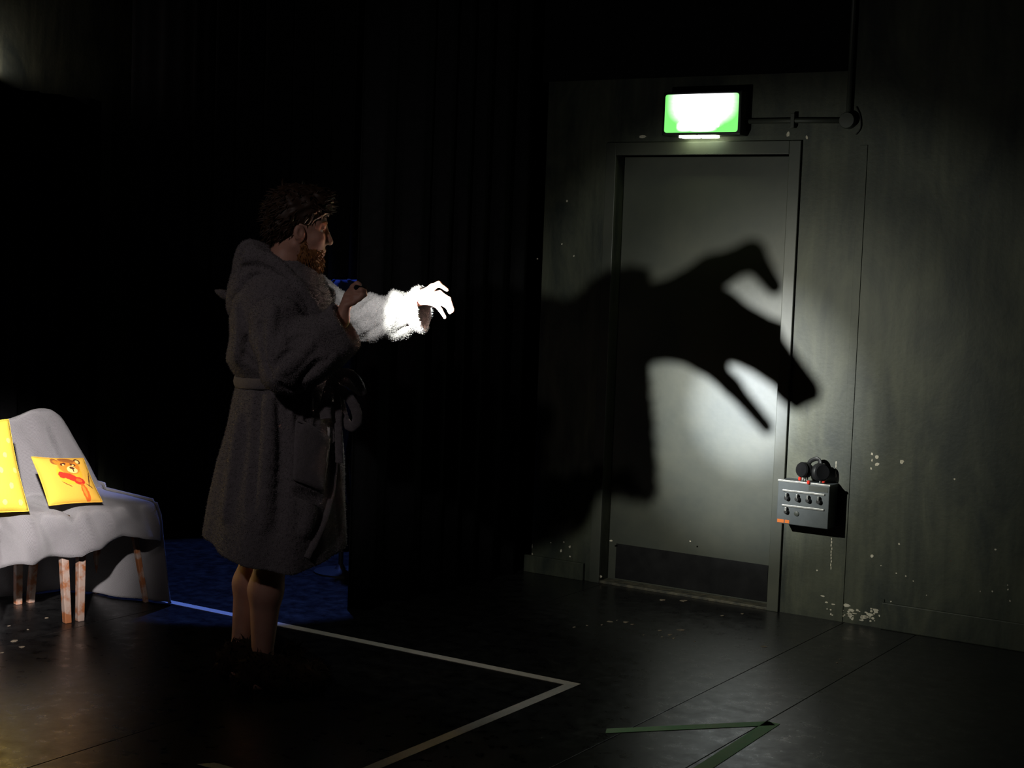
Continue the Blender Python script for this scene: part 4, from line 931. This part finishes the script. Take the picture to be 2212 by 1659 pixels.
# ------------------------------------------------------------------ cushions
def shapes_material(name, base_, shapes, rough=0.85):
    """printed cloth: list of (cx, cy, rx, ry, rot, colour) ellipses in UV, later ones on top"""
    m = bpy.data.materials.new(name); m.use_nodes = True; nt = m.node_tree; N = nt.nodes; L = nt.links
    b = N['Principled BSDF']; b.inputs['Roughness'].default_value = rough; b.inputs['Specular IOR Level'].default_value = 0.15
    tc = N.new('ShaderNodeTexCoord'); nz = N.new('ShaderNodeTexNoise'); nz.inputs['Scale'].default_value = 22; nz.inputs['Detail'].default_value = 3; L.new(tc.outputs['UV'], nz.inputs['Vector'])
    sc_ = N.new('ShaderNodeVectorMath'); sc_.operation = 'MULTIPLY_ADD'; sc_.inputs[1].default_value = (0.03, 0.03, 0); sc_.inputs[2].default_value = (-0.015, -0.015, 0)
    L.new(nz.outputs['Color'], sc_.inputs[0]); ad = N.new('ShaderNodeVectorMath'); ad.operation = 'ADD'; L.new(tc.outputs['UV'], ad.inputs[0]); L.new(sc_.outputs[0], ad.inputs[1])
    col = None
    for cx, cy, rx, ry, rot, c in shapes:
        mp = N.new('ShaderNodeMapping'); mp.vector_type = 'TEXTURE'; mp.inputs['Location'].default_value = (cx, cy, 0); mp.inputs['Rotation'].default_value = (0, 0, rot); mp.inputs['Scale'].default_value = (rx, ry, 1)
        L.new(ad.outputs[0], mp.inputs['Vector']); ln = N.new('ShaderNodeVectorMath'); ln.operation = 'LENGTH'; L.new(mp.outputs[0], ln.inputs[0])
        mr = N.new('ShaderNodeMapRange'); mr.inputs[1].default_value = 1.05; mr.inputs[2].default_value = 0.92; L.new(ln.outputs['Value'], mr.inputs[0])
        mx = N.new('ShaderNodeMix'); mx.data_type = 'RGBA'; L.new(mr.outputs[0], mx.inputs[0]); mx.inputs[7].default_value = (*c, 1)
        if col is None: mx.inputs[6].default_value = (*base_, 1)
        else: L.new(col, mx.inputs[6])
        col = mx.outputs[2]
    L.new(col, b.inputs['Base Color'])
    n2 = N.new('ShaderNodeTexNoise'); n2.inputs['Scale'].default_value = 150; L.new(tc.outputs['Object'], n2.inputs['Vector'])
    bp = N.new('ShaderNodeBump'); bp.inputs['Strength'].default_value = 0.3; bp.inputs['Distance'].default_value = 0.002; L.new(n2.outputs['Fac'], bp.inputs['Height']); L.new(bp.outputs['Normal'], b.inputs['Normal'])
    return m
def cushion(name, tl_, tr, br, bl_, th, m, label, m_back):
    tl_, tr, br, bl_ = map(np.array, (tl_, tr, br, bl_)); c = (tl_ + tr + br + bl_) / 4; n = 26
    nrm = np.cross(br - bl_, tl_ - bl_); nrm /= np.linalg.norm(nrm)
    if nrm @ (CAM - c) < 0: nrm = -nrm
    root = empty(name, c - [0, 0, 0]); V = []; UVs = []; F = []
    for side in (1, -1):
        for i in range(n + 1):
            for j in range(n + 1):
                s, t = i / n, j / n
                ps = 0.022 * math.sin(math.pi * t) * (1 - 2 * s); pt = 0.022 * math.sin(math.pi * s) * (1 - 2 * t)      # edges pulled in
                s2, t2 = s + ps, t + pt
                q = (1 - s2) * (1 - t2) * bl_ + s2 * (1 - t2) * br + s2 * t2 * tr + (1 - s2) * t2 * tl_
                h = th * ((1 - abs(2 * s - 1) ** 2.6) * (1 - abs(2 * t - 1) ** 2.6)) ** 0.55 + 0.002
                h += 0.003 * math.sin(9 * s + 4 * t) * math.sin(math.pi * s) * math.sin(math.pi * t)
                V.append(q + nrm * h * side - c); UVs.append((s, t))
    K = (n + 1) ** 2
    for i in range(n):
        for j in range(n):
            a = [i * (n + 1) + j, (i + 1) * (n + 1) + j, (i + 1) * (n + 1) + j + 1, i * (n + 1) + j + 1]
            F.append(tuple(a)); F.append(tuple(K + k for k in reversed(a)))
    bd = [i * (n + 1) for i in range(n)] + [n * (n + 1) + j for j in range(n)] + [i * (n + 1) + n for i in range(n, 0, -1)] + [j for j in range(n, 0, -1)]
    for k in range(len(bd)): F.append((bd[k], K + bd[k], K + bd[(k + 1) % len(bd)], bd[(k + 1) % len(bd)]))
    me = mesh('cover', V, F, True); me.materials.append(m); me.materials.append(m_back); ul = me.uv_layers.new(name='UVMap')
    bmx = bmesh.new(); bmx.from_mesh(me); bmesh.ops.recalc_face_normals(bmx, faces=bmx.faces[:]); bmx.to_mesh(me); bmx.free(); ul = me.uv_layers[0]
    for lp in me.loops: ul.data[lp.index].uv = UVs[lp.vertex_index]
    for p in me.polygons:
        if min(p.vertices) >= K or max(p.vertices) >= K: p.material_index = 1
    link('cover', me, None, root)
    rim = np.array([V[k] * 0.5 + V[K + k] * 0.5 for k in bd]); sweep('seam', rim, 0.0028, 0.0028, nrm, m, root, 6, True)
    return tag(root, label, 'cushion')
YEL = (0.72, 0.40, 0.055); DK = (0.10, 0.03, 0.012); OR = (0.62, 0.20, 0.02); RD = (0.55, 0.03, 0.015); CRM = (0.80, 0.60, 0.20); BR = (0.30, 0.10, 0.02)
# a generic bear-like animal with a red scarf and tie
bear = [(0.60, 0.62, 0.20, 0.24, -0.5, (0.78, 0.40, 0.03)), (0.44, 0.86, 0.060, 0.075, 0.3, BR), (0.45, 0.85, 0.032, 0.045, 0.3, OR), (0.80, 0.87, 0.055, 0.065, -0.2, DK), (0.80, 0.86, 0.03, 0.04, 0, CRM),
        (0.63, 0.76, 0.175, 0.185, -0.25, OR), (0.63, 0.89, 0.13, 0.055, -0.1, BR), (0.55, 0.80, 0.05, 0.03, 0.3, DK), (0.70, 0.79, 0.05, 0.03, -0.3, DK), (0.55, 0.785, 0.018, 0.016, 0, CRM), (0.70, 0.775, 0.018, 0.016, 0, CRM),
        (0.66, 0.68, 0.085, 0.075, -0.2, CRM), (0.665, 0.715, 0.042, 0.028, -0.2, DK), (0.67, 0.665, 0.010, 0.045, -0.1, DK),
        (0.60, 0.52, 0.175, 0.060, -0.55, RD), (0.70, 0.45, 0.090, 0.075, -0.3, RD), (0.47, 0.58, 0.05, 0.07, 0.4, RD), (0.70, 0.46, 0.05, 0.035, -0.3, (0.72, 0.12, 0.02)),
        (0.745, 0.23, 0.050, 0.170, 0.14, (0.66, 0.12, 0.015)), (0.735, 0.25, 0.022, 0.11, 0.14, (0.80, 0.25, 0.03)), (0.88, 0.50, 0.010, 0.16, -0.35, DK), (0.84, 0.36, 0.010, 0.07, 0.9, DK), (0.50, 0.40, 0.008, 0.10, 0.9, BR)]
bear = [(0.58 + (a - 0.63) * 1.25, 0.53 + (b - 0.56) * 1.12, c * 1.25, d * 1.12, e, f) for a, b, c, d, e, f in bear]
M_BEAR = shapes_material('yellow_animal_print', YEL, bear)
M_YBACK = mat('pale_cushion_side', (0.70, 0.62, 0.45), 0.85)
zb = 0.487
cBL, cBR = flr(106, 1092, zb), flr(221, 1084, zb)
cTL = at(68, 987, cBL[1] + 0.085); cTR = at(180, 990, cBR[1] + 0.075)
cushion('cushion', cTL, cTR, cBR, cBL, 0.030, M_BEAR, 'small yellow cushion printed with a bear-like animal in a red tie', M_YBACK)
dots = [(x + (0.5 / 5 if int(y * 6) % 2 else 0), y, 0.030, 0.030, 0, (0.86, 0.68, 0.20)) for y in np.linspace(0.08, 0.92, 6) for x in np.linspace(0.1, 0.9, 5)]
M_DOT = shapes_material('yellow_dotted_cloth', (0.80, 0.56, 0.07), dots)
dBR = flr(62, 1104, zb); dBL = dBR - Ed * 0.36 + np.array([0, 0, 0.0]); dTR = at(18, 906, dBR[1] + 0.10); dTL = dTR - Ed * 0.35
cushion('cushion', dTL, dTR, dBR, dBL, 0.062, M_DOT, 'large yellow cushion with pale dots propped on the chair', M_DOT)

# ------------------------------------------------------------------ blue cloth seen behind the actor
bs_ = W(-4.62, 5.92); blue = empty('cloth_stand', (bs_[0], bs_[1], 0)); tag(blue, 'stand draped with blue-lit cloth half hidden behind the man', 'stand')
px_c = lambda x, y: at(x, y, bs_[1]) - np.array([bs_[0], bs_[1], 0])
lathe('pole', [(0.012, 0.0), (0.012, 1.42), (0.006, 1.43)], M_BLACKPL, blue, (0, 0, 1), tuple(px_c(742, 1000) * [1, 1, 0]), 12)
lathe('foot', [(0.13, 0.0), (0.13, 0.008), (0.03, 0.02), (0.014, 0.04)], M_BLACKPL, blue, (0, 0, 1), tuple(px_c(742, 1000) * [1, 1, 0]), 24)
V = []; prof = [(604, 722, 772), (612, 708, 796), (640, 704, 790), (700, 710, 780), (760, 715, 777), (860, 725, 776), (930, 730, 770), (1000, 733, 752), (1060, 732, 762), (1082, 740, 764)]
n = 18
for k, (py, l, r) in enumerate(prof):
    for j in range(n + 1):
        s = j / n; q = px_c(l + (r - l) * s, py); V.append(q + np.array([0, 0.02 * math.sin(s * 14 + k * 0.3) - 0.05 * math.sin(math.pi * s), 0]))
F = [(k * (n + 1) + j, (k + 1) * (n + 1) + j, (k + 1) * (n + 1) + j + 1, k * (n + 1) + j + 1) for k in range(len(prof) - 1) for j in range(n)]
o = link('draped_cloth', mesh('draped_cloth', V, F, True), M_BLUE, blue); md = o.modifiers.new('cloth', 'SOLIDIFY'); md.thickness = 0.005

# ------------------------------------------------------------------ small lamp high on the side wall
d = ray(-30, 166); t = None
n_ = d[0] * CA - d[1] * SA; PL = CAM + d * (-6.93 / n_); wl = Winv(PL)
lamp = wroot('wall_lamp', wl[0], wl[1], wl[2]); tag(lamp, 'small dark wall lamp glowing high above the side curtain', 'lamp')
box('bracket', (-0.07, -0.02, -0.02, 0.02, -0.03, 0.05), M_BLACKPL, lamp, 0.004)
lathe('shade', [(0.02, 0.05), (0.045, 0.03), (0.05, -0.03), (0.047, -0.03), (0.02, 0.03)], M_BLACKPL, lamp, (0, 0, -1), (0.03, 0, 0.02))
lathe('bulb', [(0.008, 0.02), (0.018, 0.0), (0.018, -0.015), (0.008, -0.028)], mat('lit_bulb', (0.9, 0.85, 0.75), 0.3, emis=((1.0, 0.86, 0.68), 4.0)), lamp, (0, 0, -1), (0.03, 0, 0.015))
pl = bpy.data.lights.new('wall_lamp_light_offscreen', 'POINT'); pl.energy = 3.5; pl.color = (1.0, 0.88, 0.78); pl.shadow_soft_size = 0.012
po = bpy.data.objects.new('wall_lamp_light_offscreen', pl); COL.objects.link(po); po.parent = lamp; po.location = (0.03, 0, 0.058)
